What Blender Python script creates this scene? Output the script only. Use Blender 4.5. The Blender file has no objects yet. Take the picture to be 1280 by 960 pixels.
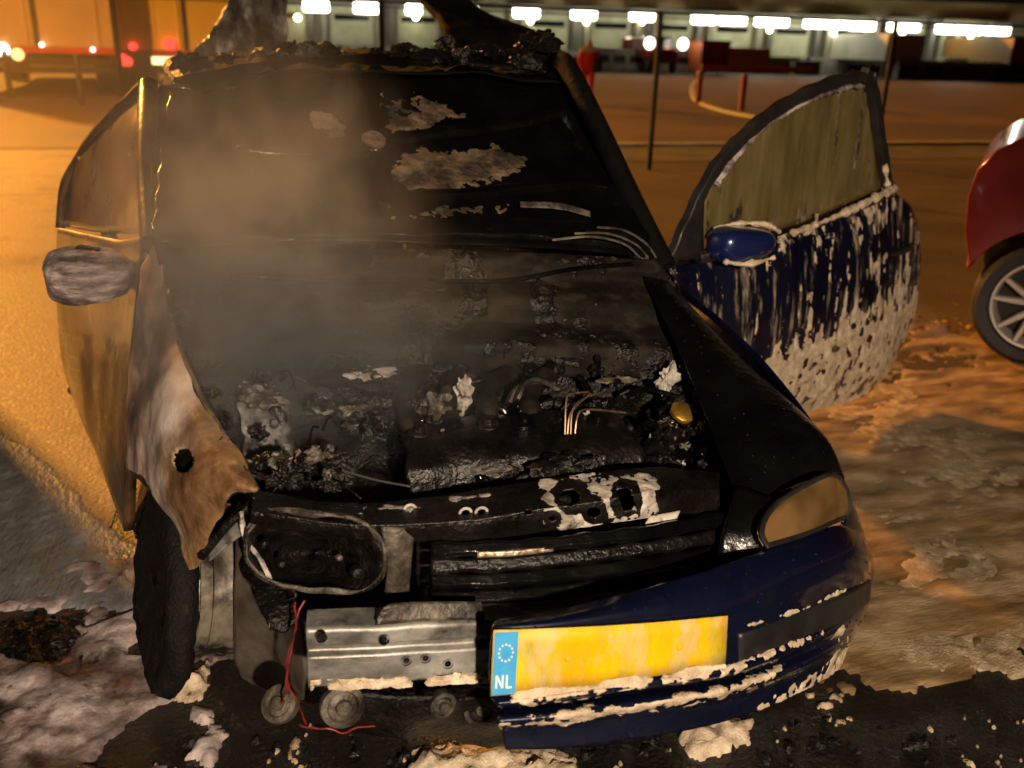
import bpy, bmesh, math, random
import numpy as np
from mathutils import Vector, Matrix
random.seed(7)
R_ = math.radians
sc = bpy.context.scene
C = sc.collection

# ------------------------------------------------------------------ camera
CAM = np.array([-.548, -1.294, 1.564]); YAW, PIT, ROL, F = .3064, .3561, .0286, 1150.
_f = np.array([math.sin(YAW)*math.cos(PIT), math.cos(YAW)*math.cos(PIT), -math.sin(PIT)])
_r = np.array([math.cos(YAW), -math.sin(YAW), 0]); _u = np.cross(_r, _f)
CR = math.cos(ROL)*_r + math.sin(ROL)*_u
CU = -math.sin(ROL)*_r + math.cos(ROL)*_u
CW = _f
cd = bpy.data.cameras.new('camera'); cam = bpy.data.objects.new('camera', cd); C.objects.link(cam)
cd.sensor_fit = 'HORIZONTAL'; cd.sensor_width = 36; cd.lens = 36*F/1280; cd.clip_start = .05; cd.clip_end = 2000
M = Matrix(((CR[0], CU[0], -CW[0], CAM[0]), (CR[1], CU[1], -CW[1], CAM[1]), (CR[2], CU[2], -CW[2], CAM[2]), (0, 0, 0, 1)))
cam.matrix_world = M
cd.dof.use_dof = True; cd.dof.focus_distance = 2.15; cd.dof.aperture_fstop = 2.8
sc.camera = cam
# ------------------------------------------------------------------ night sky, sodium light, added key light
SUN_EL = R_(22); sd = Vector((-.435, .9, 0)).normalized()
w = bpy.data.worlds.new('World'); sc.world = w; w.use_nodes = True
nt = w.node_tree; bgn = nt.nodes['Background']; sky = nt.nodes.new('ShaderNodeTexSky')
sky.sky_type = 'NISHITA'; sky.sun_disc = False; sky.sun_elevation = SUN_EL; sky.sun_rotation = math.atan2(sd.x, sd.y)
nt.links.new(sky.outputs[0], bgn.inputs[0]); bgn.inputs[1].default_value = .0004
sl = bpy.data.lights.new('sodium_light', 'SUN'); so = bpy.data.objects.new('sodium_light', sl); C.objects.link(so)  # sun lamp for an assumed, unseen sodium source
sl.energy = 3.3; sl.angle = R_(3); sl.color = (1, .40, .06)
to = Vector((sd.x*math.cos(SUN_EL), sd.y*math.cos(SUN_EL), math.sin(SUN_EL)))
so.rotation_euler = to.to_track_quat('Z', 'Y').to_euler()
# added key light behind the camera, replacing a flash (its stand is made up too)
FLP = Vector((-.35, -3.45, 2.2)); FLT = Vector((.20, .9, .30))
fl = bpy.data.lights.new('added_key_light', 'SPOT'); fo = bpy.data.objects.new('added_key_light', fl); C.objects.link(fo)
fl.energy = 660; fl.color = (1, .79, .57); fl.spot_size = R_(60); fl.spot_blend = .55; fl.shadow_soft_size = .06
fo.location = FLP; fo.rotation_euler = (FLP-FLT).to_track_quat('Z', 'Y').to_euler()
sc.view_settings.view_transform = 'Standard'; sc.view_settings.look = 'None'
sc.view_settings.exposure = .9; sc.view_settings.gamma = 1; sc.view_settings.use_curve_mapping = False
sc.render.engine = 'CYCLES'; sc.cycles.use_denoising = True
sc.cycles.max_bounces = 6; sc.cycles.volume_bounces = 1; sc.cycles.volume_step_rate = 2.0; sc.cycles.volume_max_steps = 128
sc.cycles.caustics_reflective = False; sc.cycles.caustics_refractive = False; sc.cycles.sample_clamp_indirect = 4

# ------------------------------------------------------------------ geometry helpers
def ray(u, v): return CW + CR*(u-640)/F - CU*(v-480)/F
def at(u, v, y=None, z=None, x=None):
    d = ray(u, v)
    k, val = (1, y) if y is not None else (2, z) if z is not None else (0, x)
    return CAM + d*(val-CAM[k])/d[k]
def onplane(u, v, p0, n, off=0.):
    d = ray(u, v); n = np.asarray(n)
    return CAM + d*(((p0-CAM)@n)/(d@n)) + n*off
def _hash(i, j, k, s):
    h = (i*374761393 + j*668265263 + k*2147483647 + s*1274126177) & 0xffffffff
    h = ((h ^ (h >> 13))*1274126177) & 0xffffffff
    return ((h ^ (h >> 16)) & 0xffff)/65535.
def vnoise(Q, s=0):
    Q = np.asarray(Q, float); i = np.floor(Q).astype(np.int64); f = Q-i; f = f*f*(3-2*f)
    o = 0
    for a in (0, 1):
        for b in (0, 1):
            for c in (0, 1):
                wt = (f[..., 0] if a else 1-f[..., 0])*(f[..., 1] if b else 1-f[..., 1])*(f[..., 2] if c else 1-f[..., 2])
                o = o + wt*_hash(i[..., 0]+a, i[..., 1]+b, i[..., 2]+c, s)
    return o*2-1
def fbm(Q, scale=1., oct=4, s=0, gain=.5):
    Q = np.asarray(Q, float)*scale; o = 0; a = 1; t = 0
    for k in range(oct):
        o = o + a*vnoise(Q, s+k); t += a; a *= gain; Q = Q*2.03+7.1
    return o/t
def sstep(a, b, x):
    t = np.clip((x-a)/(b-a), 0, 1); return t*t*(3-2*t)
def cr1(A, n):
    A = np.asarray(A, float); m = len(A)
    if m == 2:
        t = np.linspace(0, 1, n).reshape((-1,)+(1,)*(A.ndim-1)); return A[0]*(1-t)+A[1]*t
    B = np.concatenate([[2*A[0]-A[1]], A, [2*A[-1]-A[-2]]])
    out = []
    for q in np.linspace(0, m-1-1e-9, n):
        i = int(q); t = q-i; p0, p1, p2, p3 = B[i:i+4]
        out.append(.5*((2*p1)+(-p0+p2)*t+(2*p0-5*p1+4*p2-p3)*t*t+(-p0+3*p1-3*p2+p3)*t**3))
    return np.array(out)
def crgrid(G, nr, nc):
    G = np.asarray(G, float); G = cr1(G, nr)
    return np.swapaxes(cr1(np.swapaxes(G, 0, 1), nc), 0, 1)
def gnormals(G):
    du = np.gradient(G, axis=1); dv = np.gradient(G, axis=0)
    n = np.cross(du, dv); n /= np.linalg.norm(n, axis=-1, keepdims=True)+1e-12
    return n
def face_cam(N, G):
    c = np.sign(((CAM-G)*N).sum(-1).mean()); return N*(c if c else 1)
def crumple(G, amp, scale=6., s=0, oct=3):
    return G + amp*np.stack([fbm(G, scale, oct, s+k*11) for k in range(3)], -1)

class MB:
    def __init__(self): self.v = []; self.f = []; self.m = []
    def add(self, V, Fs, mi=0):
        b = len(self.v); self.v += [tuple(map(float, p)) for p in V]; self.f += [tuple(i+b for i in q) for q in Fs]; self.m += [mi]*len(Fs)
    def box(self, c, s, rot=None, mi=0):
        V = []
        for dx in (-.5, .5):
            for dy in (-.5, .5):
                for dz in (-.5, .5):
                    p = Vector((dx*s[0], dy*s[1], dz*s[2]))
                    if rot is not None: p = rot @ p
                    V.append(p+Vector(c))
        self.add(V, [(0,1,3,2),(4,6,7,5),(0,4,5,1),(2,3,7,6),(0,2,6,4),(1,5,7,3)], mi); return self
    def tube(self, pts, r, n=8, cap=True, mi=0, jit=0, s=0):
        pts = [Vector(p) for p in pts]; m = len(pts)
        rr = r if hasattr(r, '__len__') else [r]*m
        V = []; Fs = []; prev = None
        for i, p in enumerate(pts):
            t = (pts[min(i+1, m-1)]-pts[max(i-1, 0)]).normalized()
            if prev is None:
                a = t.orthogonal().normalized()
            else:
                a = (prev - t*prev.dot(t));  a = a.normalized() if a.length > 1e-6 else t.orthogonal().normalized()
            prev = a; b = t.cross(a)
            for k in range(n):
                q = 2*math.pi*k/n; rad = rr[i]*(1+jit*random.uniform(-1, 1))
                V.append(p + (a*math.cos(q)+b*math.sin(q))*rad)
        for i in range(m-1):
            for k in range(n):
                Fs.append((i*n+k, i*n+(k+1)%n, (i+1)*n+(k+1)%n, (i+1)*n+k))
        if cap: Fs.append(tuple(reversed(range(n)))); Fs.append(tuple(range((m-1)*n, m*n)))
        self.add(V, Fs, mi); return self
    def lathe(self, prof, c, axis, n=32, mi=0, ang=None):
        axis = Vector(axis).normalized(); a = axis.orthogonal().normalized(); b = axis.cross(a); c = Vector(c); V = []; Fs = []
        for (r, h) in prof:
            for k in range(n):
                q = 2*math.pi*k/n; V.append(c+axis*h+(a*math.cos(q)+b*math.sin(q))*r)
        for i in range(len(prof)-1):
            for k in range(n): Fs.append((i*n+k, i*n+(k+1)%n, (i+1)*n+(k+1)%n, (i+1)*n+k))
        self.add(V, Fs, mi); return self
    def grid(self, G, mi=0):
        h, w_ = G.shape[:2]; V = G.reshape(-1, 3)
        self.add(V, [(i*w_+j, i*w_+j+1, (i+1)*w_+j+1, (i+1)*w_+j) for i in range(h-1) for j in range(w_-1)], mi); return self
    def build(self, name, mat, parent=None, smooth=True, bev=0, bseg=2, solid=0, sub=0):
        me = bpy.data.meshes.new(name); me.from_pydata(self.v, [], self.f); me.update()
        mats = mat if isinstance(mat, (list, tuple)) else [mat]
        for q in mats: me.materials.append(q)
        if len(mats) > 1: me.polygons.foreach_set('material_index', self.m)
        me.polygons.foreach_set('use_smooth', [smooth]*len(me.polygons))
        o = bpy.data.objects.new(name, me); C.objects.link(o)
        if parent is not None:
            o.parent = parent
            if parent.type == 'EMPTY' and not parent.get('_local'): o.location = -parent.location
        if solid:
            q = o.modifiers.new('s', 'SOLIDIFY'); q.thickness = solid; q.offset = 0
        if bev:
            q = o.modifiers.new('b', 'BEVEL'); q.width = bev; q.segments = bseg; q.limit_method = 'ANGLE'; q.angle_limit = R_(35)
            if smooth: q.harden_normals = False
        if sub:
            q = o.modifiers.new('u', 'SUBSURF'); q.levels = sub; q.render_levels = sub
        if smooth and (bev or not solid) and len(me.polygons) < 4000 and not sub:
            try: me.set_sharp_from_angle(angle=R_(40))
            except Exception: pass
        return o
def tag(o, label=None, cat=None, group=None, kind=None):
    for k, val in (('label', label), ('category', cat), ('group', group), ('kind', kind)):
        if val: o[k] = val
    return o
def thing(name, label, cat, loc=(0, 0, 0), group=None, local=False, rz=0):
    o = bpy.data.objects.new(name, None); C.objects.link(o); o.location = loc; o.rotation_euler = (0, 0, rz)
    if local: o['_local'] = 1
    return tag(o, label, cat, group)
def px(L):   # rows of (u, v, y) -> world points
    return np.array([[at(a[0], a[1], y=a[2]) for a in r] for r in L])
def pline(L, n=None):
    A = np.array([at(a[0], a[1], y=a[2]) for a in L]); return cr1(A, n) if n else A
def patch(name, L, mat, parent, n=(24, 30), solid=.004, amp=0., scale=7., s=0, cut=None, world=False):
    G = crgrid(L if world else px(L), *n)
    if amp: G = crumple(G, amp, scale, s)
    mb = MB()
    if cut is None: mb.grid(G)
    else:
        h, w_ = n; keep = []
        for i in range(h-1):
            for j in range(w_-1):
                c = (G[i, j]+G[i+1, j+1])/2
                if not cut(c, i/(h-1), j/(w_-1)): keep.append((i*w_+j, i*w_+j+1, (i+1)*w_+j+1, (i+1)*w_+j))
        used = sorted({q for f_ in keep for q in f_}); mp = {q: k for k, q in enumerate(used)}
        V = G.reshape(-1, 3); mb.add([V[q] for q in used], [tuple(mp[q] for q in f_) for f_ in keep])
    return mb.build(name, mat, parent, solid=solid), G
def proj(G):
    d = G-CAM; c = d@CW; return np.stack([640+F*(d@CR)/c, 480-F*(d@CU)/c], -1)
def layer(name, G, N, mask, h, mat, parent=None, rough=.35, scale=40., s=3, kind='stuff', minh=.001):
    """lumpy deposit lying on a surface grid: mask>0 is covered"""
    hh = h*np.sqrt(np.clip(mask, 0, 1))*(1-rough+rough*(fbm(G, scale, 3, s)+.5)) + minh
    hh = np.where(mask > 0, np.maximum(hh, minh), -.007)
    V = G+N*hh[..., None]
    a, b = G.shape[:2]; on = mask > 0
    cell = on[:-1, :-1] | on[1:, :-1] | on[:-1, 1:] | on[1:, 1:]
    ii, jj = np.nonzero(cell)
    if len(ii) == 0: return None
    q = np.stack([ii*b+jj, ii*b+jj+1, (ii+1)*b+jj+1, (ii+1)*b+jj], -1)
    used, inv = np.unique(q.ravel(), return_inverse=True); q = inv.reshape(q.shape)
    P = V.reshape(-1, 3)[used]
    me = bpy.data.meshes.new(name); me.from_pydata(P.tolist(), [], q.tolist()); me.update(); me.materials.append(mat)
    me.polygons.foreach_set('use_smooth', [True]*len(me.polygons))
    o = bpy.data.objects.new(name, me); C.objects.link(o)
    if parent is not None:
        o.parent = parent
        if parent.type == 'EMPTY': o.location = -parent.location
    if kind: o['kind'] = kind
    return o
def inpoly(UV, poly):
    x, y = UV[..., 0], UV[..., 1]; ins = np.zeros(x.shape, bool); m = len(poly)
    dist = np.full(x.shape, 1e9)
    for i in range(m):
        x1, y1 = poly[i]; x2, y2 = poly[(i+1) % m]
        c = ((y1 > y) != (y2 > y)) & (x < (x2-x1)*(y-y1)/((y2-y1) or 1e-9)+x1); ins ^= c
        L2 = (x2-x1)**2+(y2-y1)**2; t = np.clip(((x-x1)*(x2-x1)+(y-y1)*(y2-y1))/L2, 0, 1)
        dist = np.minimum(dist, np.hypot(x-x1-t*(x2-x1), y-y1-t*(y2-y1)))
    return np.where(ins, dist, -dist)

# ------------------------------------------------------------------ materials
def ramp(nt, fac, stops):
    n = nt.nodes.new('ShaderNodeValToRGB'); e = n.color_ramp.elements
    while len(e) < len(stops): e.new(.5)
    for el, (p, c) in zip(e, stops): el.position = p; el.color = (*c, 1) if len(c) == 3 else c
    nt.links.new(fac, n.inputs[0]); return n.outputs[0]
def mk(name, stops, scale=8, rough=(.5, .8), metal=0., bump=.3, bscale=60, stretch=(1, 1, 1), coat=0., detail=6, dist=.02, spec=.5, alpha=None, over=None, sheen=0, trans=0, sss=0):
    m = bpy.data.materials.new(name); m.use_nodes = True; nt = m.node_tree; b = nt.nodes['Principled BSDF']; L = nt.links.new
    tc = nt.nodes.new('ShaderNodeTexCoord'); mp = nt.nodes.new('ShaderNodeMapping'); L(tc.outputs['Object'], mp.inputs[0]); mp.inputs['Scale'].default_value = stretch
    n1 = nt.nodes.new('ShaderNodeTexNoise'); n1.inputs['Scale'].default_value = scale; n1.inputs['Detail'].default_value = detail; n1.inputs['Roughness'].default_value = .62
    L(mp.outputs[0], n1.inputs[0])
    col = ramp(nt, n1.outputs['Fac'], stops)
    if over:  # second layer of spots: (colour, scale, lo, hi)
        for k, (oc, os_, lo, hi) in enumerate(over):
            n3 = nt.nodes.new('ShaderNodeTexNoise'); n3.noise_dimensions = '4D'; n3.inputs['W'].default_value = 3.7*(k+1)
            n3.inputs['Scale'].default_value = os_; n3.inputs['Detail'].default_value = 7; n3.inputs['Roughness'].default_value = .65; L(mp.outputs[0], n3.inputs[0])
            fc = ramp(nt, n3.outputs['Fac'], [(lo, (0, 0, 0)), (hi, (1, 1, 1))])
            mx = nt.nodes.new('ShaderNodeMix'); mx.data_type = 'RGBA'; L(fc, mx.inputs[0]); L(col, mx.inputs[6]); mx.inputs[7].default_value = (*oc, 1); col = mx.outputs[2]
    L(col, b.inputs['Base Color'])
    n2 = nt.nodes.new('ShaderNodeTexNoise'); n2.inputs['Scale'].default_value = bscale; n2.inputs['Detail'].default_value = 8; L(mp.outputs[0], n2.inputs[0])
    rr = nt.nodes.new('ShaderNodeMapRange'); L(n1.outputs['Fac'], rr.inputs[0]); rr.inputs[1].default_value = .3; rr.inputs[2].default_value = .7
    rr.inputs[3].default_value = rough[0]; rr.inputs[4].default_value = rough[1]; L(rr.outputs[0], b.inputs['Roughness'])
    if bump:
        bp = nt.nodes.new('ShaderNodeBump'); bp.inputs['Strength'].default_value = bump; bp.inputs['Distance'].default_value = dist
        L(n2.outputs['Fac'], bp.inputs['Height']); L(bp.outputs[0], b.inputs['Normal'])
    b.inputs['Metallic'].default_value = metal; b.inputs['Coat Weight'].default_value = coat; b.inputs['Coat Roughness'].default_value = .05
    b.inputs['Specular IOR Level'].default_value = spec
    if trans: b.inputs['Transmission Weight'].default_value = trans
    if sss: b.inputs['Subsurface Weight'].default_value = sss; b.inputs['Subsurface Radius'].default_value = (.02, .02, .02)
    return m
def emit(name, col, st):
    m = bpy.data.materials.new(name); m.use_nodes = True; nt = m.node_tree; nt.nodes.clear()
    e = nt.nodes.new('ShaderNodeEmission'); o = nt.nodes.new('ShaderNodeOutputMaterial'); nt.links.new(e.outputs[0], o.inputs[0])
    e.inputs[0].default_value = (*col, 1); e.inputs[1].default_value = st; return m
K = .006
SOOT = mk('soot', [(.35, (.002, .0019, .0018)), (.6, (.006, .005, .0042)), (.78, (.024, .02, .015))], 14, (.16, .5), 0, .6, 90, dist=.008, spec=.4, over=[((.03, .023, .016), 26, .62, .75)])
SOOTG = mk('glossy_soot', [(.35, (.0018, .0017, .0016)), (.65, (.004, .0038, .0035))], 7, (.10, .26), .0, .5, 38, dist=.006, spec=.4, over=[((.035, .028, .02), 16, .66, .76)])
CHAR = mk('char', [(.3, (.002, .0018, .0016)), (.58, (.006, .005, .004)), (.75, (.028, .02, .013))], 22, (.2, .6), 0, .8, 100, dist=.01, spec=.4)
ROOFM = mk('burnt_roof_steel', [(.3, (.002, .0018, .0016)), (.6, (.005, .0042, .0035)), (.8, (.02, .016, .012))], 12, (.7, 1), 0, .5, 60, dist=.006, spec=.06)
ASHM = mk('ashy_metal', [(.3, (.022, .017, .013)), (.5, (.085, .07, .053)), (.72, (.24, .21, .17))], 16, (.35, .7), .3, .6, 80, dist=.006, over=[((.008, .006, .005), 11, .48, .62)])
BEAM = mk('heat_stained_steel', [(.3, (.10, .095, .085)), (.5, (.27, .265, .25)), (.72, (.48, .47, .45))], 9, (.38, .6), .45, .25, 60, dist=.004, over=[((.03, .022, .016), 11, .53, .64), ((.22, .12, .05), 20, .62, .76), ((.6, .57, .5), 16, .6, .7)], stretch=(1, 1, 1.6))
ASH = mk('tan_ash', [(.3, (.045, .025, .012)), (.5, (.15, .095, .05)), (.72, (.30, .21, .125))], 11, (.7, .95), 0, .8, 60, dist=.01, over=[((.012, .008, .005), 8, .46, .62), ((.012, .008, .005), 30, .56, .68)])
PALE = mk('pale_ash', [(.3, (.16, .13, .11)), (.5, (.38, .34, .30)), (.72, (.62, .58, .52))], 26, (.6, .9), 0, .6, 80, dist=.006, over=[((.03, .025, .02), 20, .56, .66)])
FOAM = mk('foam', [(.3, (.30, .22, .145)), (.5, (.52, .41, .29)), (.7, (.74, .62, .47))], 24, (.45, .7), 0, .7, 170, dist=.006, over=[((.10, .07, .045), 20, .60, .76)])
FOAMP = mk('pinkish_foam', [(.38, (.05, .034, .03)), (.5, (.22, .165, .155)), (.62, (.48, .40, .39))], 6, (.4, .75), 0, .5, 90, dist=.007, over=[((.008, .006, .005), 7, .54, .66), ((.26, .11, .05), 6, .6, .74), ((.012, .009, .008), 34, .60, .68)])
FOAMG = mk('thin_brown_foam', [(.34, (.09, .052, .018)), (.5, (.24, .155, .07)), (.66, (.42, .30, .18))], 5, (.25, .6), 0, .55, 60, dist=.008, stretch=(.6, 1.8, 1), over=[((.05, .028, .010), 2.2, .54, .72), ((.46, .36, .24), 22, .60, .76)])
FILM = mk('grey_foam_film', [(.3, (.10, .105, .11)), (.55, (.17, .175, .18)), (.75, (.30, .305, .31))], 9, (.35, .6), 0, .8, 40, dist=.012, stretch=(1.5, .7, 1))
FOAMT = mk('tan_foam', [(.3, (.18, .125, .065)), (.5, (.34, .25, .15)), (.7, (.55, .44, .3))], 18, (.4, .7), 0, .8, 120, dist=.008)
BLUE = mk('navy_paint', [(.3, (.003, .0045, .018)), (.7, (.0045, .0075, .029))], 5, (.22, .34), .35, .06, 300, coat=.8, dist=.001, over=[((.012, .012, .014), 16, .56, .72)])
BLUEM = mk('mirror_navy_paint', [(.3, (.008, .014, .075)), (.7, (.010, .02, .10))], 5, (.18, .28), .35, .03, 300, coat=.9, dist=.001)
BPLAS = mk('black_plastic', [(.3, (.008, .008, .009)), (.7, (.018, .017, .016))], 12, (.28, .5), 0, .3, 120, dist=.002)
FENDL = None
GLASSF = mk('fouled_glass', [(.3, (.07, .052, .018)), (.5, (.115, .088, .032)), (.7, (.17, .13, .055))], 7, (.25, .5), 0, .3, 40, stretch=(1.6, 1.6, .35), dist=.003, coat=.3, over=[((.30, .25, .15), 16, .60, .80)])
GLASSL = mk('smoke_stained_glass', [(.3, (.05, .03, .012)), (.55, (.13, .075, .02)), (.75, (.30, .18, .05))], 5, (.2, .45), .3, .3, 25, stretch=(1, 1, .5), coat=.3, dist=.004)
BURNP = mk('scorched_paint', [(.3, (.045, .02, .008)), (.5, (.09, .046, .018)), (.7, (.15, .082, .034))], 2.5, (.22, .5), .2, .4, 40, dist=.005, coat=.3, over=[((.012, .007, .004), 5, .48, .62), ((.18, .11, .05), 30, .62, .76)])
TYRE = mk('charred_rubber', [(.3, (.003, .003, .003)), (.6, (.008, .007, .006)), (.75, (.025, .02, .017))], 20, (.5, .9), 0, .9, 110, dist=.008, spec=.15)
RUBBER = mk('rubber', [(.3, (.012, .012, .012)), (.7, (.025, .024, .023))], 20, (.5, .7), 0, .3, 60, dist=.004)
RIMB = mk('scorched_rim', [(.3, (.07, .055, .04)), (.5, (.24, .205, .16)), (.7, (.48, .43, .35))], 7, (.35, .65), .35, .35, 40, dist=.004, over=[((.012, .01, .008), 9, .47, .62)])
YEL = mk('plate_yellow', [(.35, (.66, .34, .0)), (.5, (.74, .44, .0)), (.65, (.80, .52, .01))], 7, (.35, .5), 0, .05, 100, stretch=(1, 1, .4), over=[((.40, .34, .03), 16, .46, .62), ((.62, .44, .22), 20, .50, .66)])
PBLUE = mk('plate_blue', [(.3, (.04, .30, .62)), (.7, (.07, .38, .70))], 30, (.35, .5), 0, .05, 100)
WHITE = mk('white_print', [(.3, (.75, .75, .75)), (.7, (.85, .85, .85))], 10, (.4, .5), 0, 0)
REDW = mk('red_wire_sheath', [(.35, (.03, .008, .005)), (.65, (.26, .018, .010))], 20, (.35, .6), 0, .2, 100, dist=.001)
COPP = mk('bare_copper', [(.3, (.10, .05, .03)), (.7, (.34, .22, .14))], 40, (.3, .5), .7, .2, 100, dist=.001)
GOLD = mk('gold_metal', [(.3, (.30, .15, .02)), (.7, (.62, .36, .06))], 30, (.25, .45), .8, .4, 80, dist=.004)
LENS = mk('amber_lens', [(.3, (.26, .15, .055)), (.6, (.42, .27, .11)), (.75, (.55, .38, .17))], 5, (.25, .5), .1, .12, 12, dist=.01)
GLASSD = mk('dark_glass', [(.3, (.01, .011, .012)), (.7, (.016, .017, .018))], 5, (.05, .1), 0, 0, coat=.5)
CHROME = mk('bright_metal', [(.3, (.45, .42, .38)), (.7, (.6, .57, .53))], 10, (.15, .3), .9, .1, 40, dist=.002)
def fender_material():
    m = mk('burnt_fender_steel', [(.3, (.10, .05, .022)), (.5, (.22, .12, .05)), (.7, (.34, .21, .10))], 10, (.45, .8), .08, .45, 110, dist=.004,
           over=[((.03, .016, .009), 7, .52, .68), ((.42, .25, .11), 24, .62, .74)])
    nt = m.node_tree; b = nt.nodes['Principled BSDF']; L = nt.links.new
    old = b.inputs['Base Color'].links[0].from_socket
    tc = nt.nodes.new('ShaderNodeTexCoord'); sx = nt.nodes.new('ShaderNodeSeparateXYZ'); L(tc.outputs['Object'], sx.inputs[0])
    nz = nt.nodes.new('ShaderNodeTexNoise'); nz.inputs['Scale'].default_value = 7; nz.inputs['Detail'].default_value = 5; L(tc.outputs['Object'], nz.inputs[0])
    ad = nt.nodes.new('ShaderNodeMath'); ad.operation = 'MULTIPLY_ADD'; L(nz.outputs['Fac'], ad.inputs[0]); ad.inputs[1].default_value = .75; L(sx.outputs['Y'], ad.inputs[2])
    fc = ramp(nt, ad.outputs[0], [(.0, (0, 0, 0)), (1, (1, 1, 1))]); rn = fc.node
    rn.color_ramp.elements[0].position = .98; rn.color_ramp.elements[1].position = 1.0
    mr = nt.nodes.new('ShaderNodeMapRange'); L(ad.outputs[0], mr.inputs[0]); mr.inputs[1].default_value = .98; mr.inputs[2].default_value = 1.16
    n2 = nt.nodes.new('ShaderNodeTexNoise'); n2.inputs['Scale'].default_value = 4.5; n2.inputs['Detail'].default_value = 8; n2.inputs['Roughness'].default_value = .55; L(tc.outputs['Object'], n2.inputs[0])
    c2 = ramp(nt, n2.outputs['Fac'], [(.32, (.03, .018, .012)), (.42, (.22, .14, .10)), (.52, (.50, .39, .33)), (.66, (.76, .66, .60))])
    mx = nt.nodes.new('ShaderNodeMix'); mx.data_type = 'RGBA'; L(mr.outputs[0], mx.inputs[0]); L(old, mx.inputs[6]); L(c2, mx.inputs[7])
    L(mx.outputs[2], b.inputs['Base Color']); nt.nodes.remove(rn); return m
FENDL = fender_material()

# ------------------------------------------------------------------ ground
def ground_material():
    m = mk('wet_asphalt', [(.3, (.005, .0045, .004)), (.5, (.011, .0095, .008)), (.7, (.03, .025, .02))], 5, (.10, .45), 0, 1, 70, dist=.012, over=[((.10, .085, .07), 60, .66, .76)])
    nt = m.node_tree; b = nt.nodes['Principled BSDF']; L = nt.links.new; old = b.inputs['Base Color'].links[0].from_socket
    tc = nt.nodes.new('ShaderNodeTexCoord')
    # dry, sandy paving away from the extinguished fire
    mp = nt.nodes.new('ShaderNodeMapping'); mp.inputs['Location'].default_value = (-.6, 0, 0); L(tc.outputs['Object'], mp.inputs[0])
    ln = nt.nodes.new('ShaderNodeVectorMath'); ln.operation = 'LENGTH'; L(mp.outputs[0], ln.inputs[0])
    nz = nt.nodes.new('ShaderNodeTexNoise'); nz.inputs['Scale'].default_value = 1.3; nz.inputs['Detail'].default_value = 5; L(tc.outputs['Object'], nz.inputs[0])
    ad = nt.nodes.new('ShaderNodeMath'); ad.operation = 'MULTIPLY_ADD'; L(nz.outputs['Fac'], ad.inputs[0]); ad.inputs[1].default_value = 1.6; L(ln.outputs['Value'], ad.inputs[2])
    mr = nt.nodes.new('ShaderNodeMapRange'); L(ad.outputs[0], mr.inputs[0]); mr.inputs[1].default_value = 2.6; mr.inputs[2].default_value = 4.0
    n2 = nt.nodes.new('ShaderNodeTexNoise'); n2.inputs['Scale'].default_value = .5; n2.inputs['Detail'].default_value = 9; n2.inputs['Roughness'].default_value = .7; L(tc.outputs['Object'], n2.inputs[0])
    c2 = ramp(nt, n2.outputs['Fac'], [(.3, (.025, .015, .008)), (.5, (.055, .034, .018)), (.7, (.11, .07, .037))])
    n5 = nt.nodes.new('ShaderNodeTexNoise'); n5.inputs['Scale'].default_value = 38; n5.inputs['Detail'].default_value = 6; n5.inputs['Roughness'].default_value = .75; L(tc.outputs['Object'], n5.inputs[0])
    sp = ramp(nt, n5.outputs['Fac'], [(.35, (.45, .45, .45)), (.5, (1, 1, 1)), (.66, (1.9, 1.9, 1.9))])
    mm_ = nt.nodes.new('ShaderNodeMix'); mm_.data_type = 'RGBA'; mm_.blend_type = 'MULTIPLY'; mm_.inputs[0].default_value = 1; L(c2, mm_.inputs[6]); L(sp, mm_.inputs[7]); c2 = mm_.outputs[2]
    mx = nt.nodes.new('ShaderNodeMix'); mx.data_type = 'RGBA'; L(mr.outputs[0], mx.inputs[0]); L(old, mx.inputs[6]); L(c2, mx.inputs[7]); L(mx.outputs[2], b.inputs['Base Color'])
    r0 = b.inputs['Roughness'].links[0].from_socket; mxr = nt.nodes.new('ShaderNodeMix'); L(mr.outputs[0], mxr.inputs[0]); L(r0, mxr.inputs[2]); mxr.inputs[3].default_value = .75; L(mxr.outputs[0], b.inputs['Roughness'])
    return m
g = MB(); g.add([(-400, -60, 0), (400, -60, 0), (400, 400, 0), (-400, 400, 0)], [(0, 1, 2, 3)])
tag(g.build('ground', ground_material(), smooth=False), kind='structure')

def gfoam(name, x0, x1, y0, y1, step, maskf, h, mat, label, cat='foam', scale=30., rough=.5):
    xs = np.arange(x0, x1, step); ys = np.arange(y0, y1, step)
    G = np.zeros((len(ys), len(xs), 3)); G[..., 0] = xs[None]; G[..., 1] = ys[:, None]; G[..., 2] = .005
    N = np.zeros_like(G); N[..., 2] = 1
    o = layer(name, G, N, maskf(G, proj(G)), h, mat, None, rough, scale)
    if o: tag(o, label, cat, None, 'stuff')
    return o
def m_left(G, UV):
    d = inpoly(UV, [(-200, 760), (-60, 730), (30, 725), (95, 715), (150, 690), (195, 745), (215, 830), (262, 850), (250, 905), (190, 925), (150, 985), (-80, 1010), (-240, 960)])
    n = fbm(G, 9, 5, 5); n2 = fbm(G, 5, 3, 25)
    m = d/70.+.1 + n*1.25 - 1.4*sstep(-.05, .25, n2)
    hole = np.hypot((UV[..., 0]-40)/62, (UV[..., 1]-792)/34)
    return np.minimum(m, (hole-1)*1.5+n*.6)
gfoam('foam_heap', -2.2, -.45, .3, 1.9, .0085, m_left, .030, FOAMP, 'thick pinkish foam heaped beside the burnt front wheel', scale=12, rough=.9)
def m_film(G, UV):
    d = inpoly(UV, [(-300, 420), (0, 535), (70, 590), (150, 675), (205, 700), (210, 760), (100, 760), (-100, 760), (-300, 760)])
    return d/30. + fbm(G, 7, 4, 31)*.35
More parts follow.
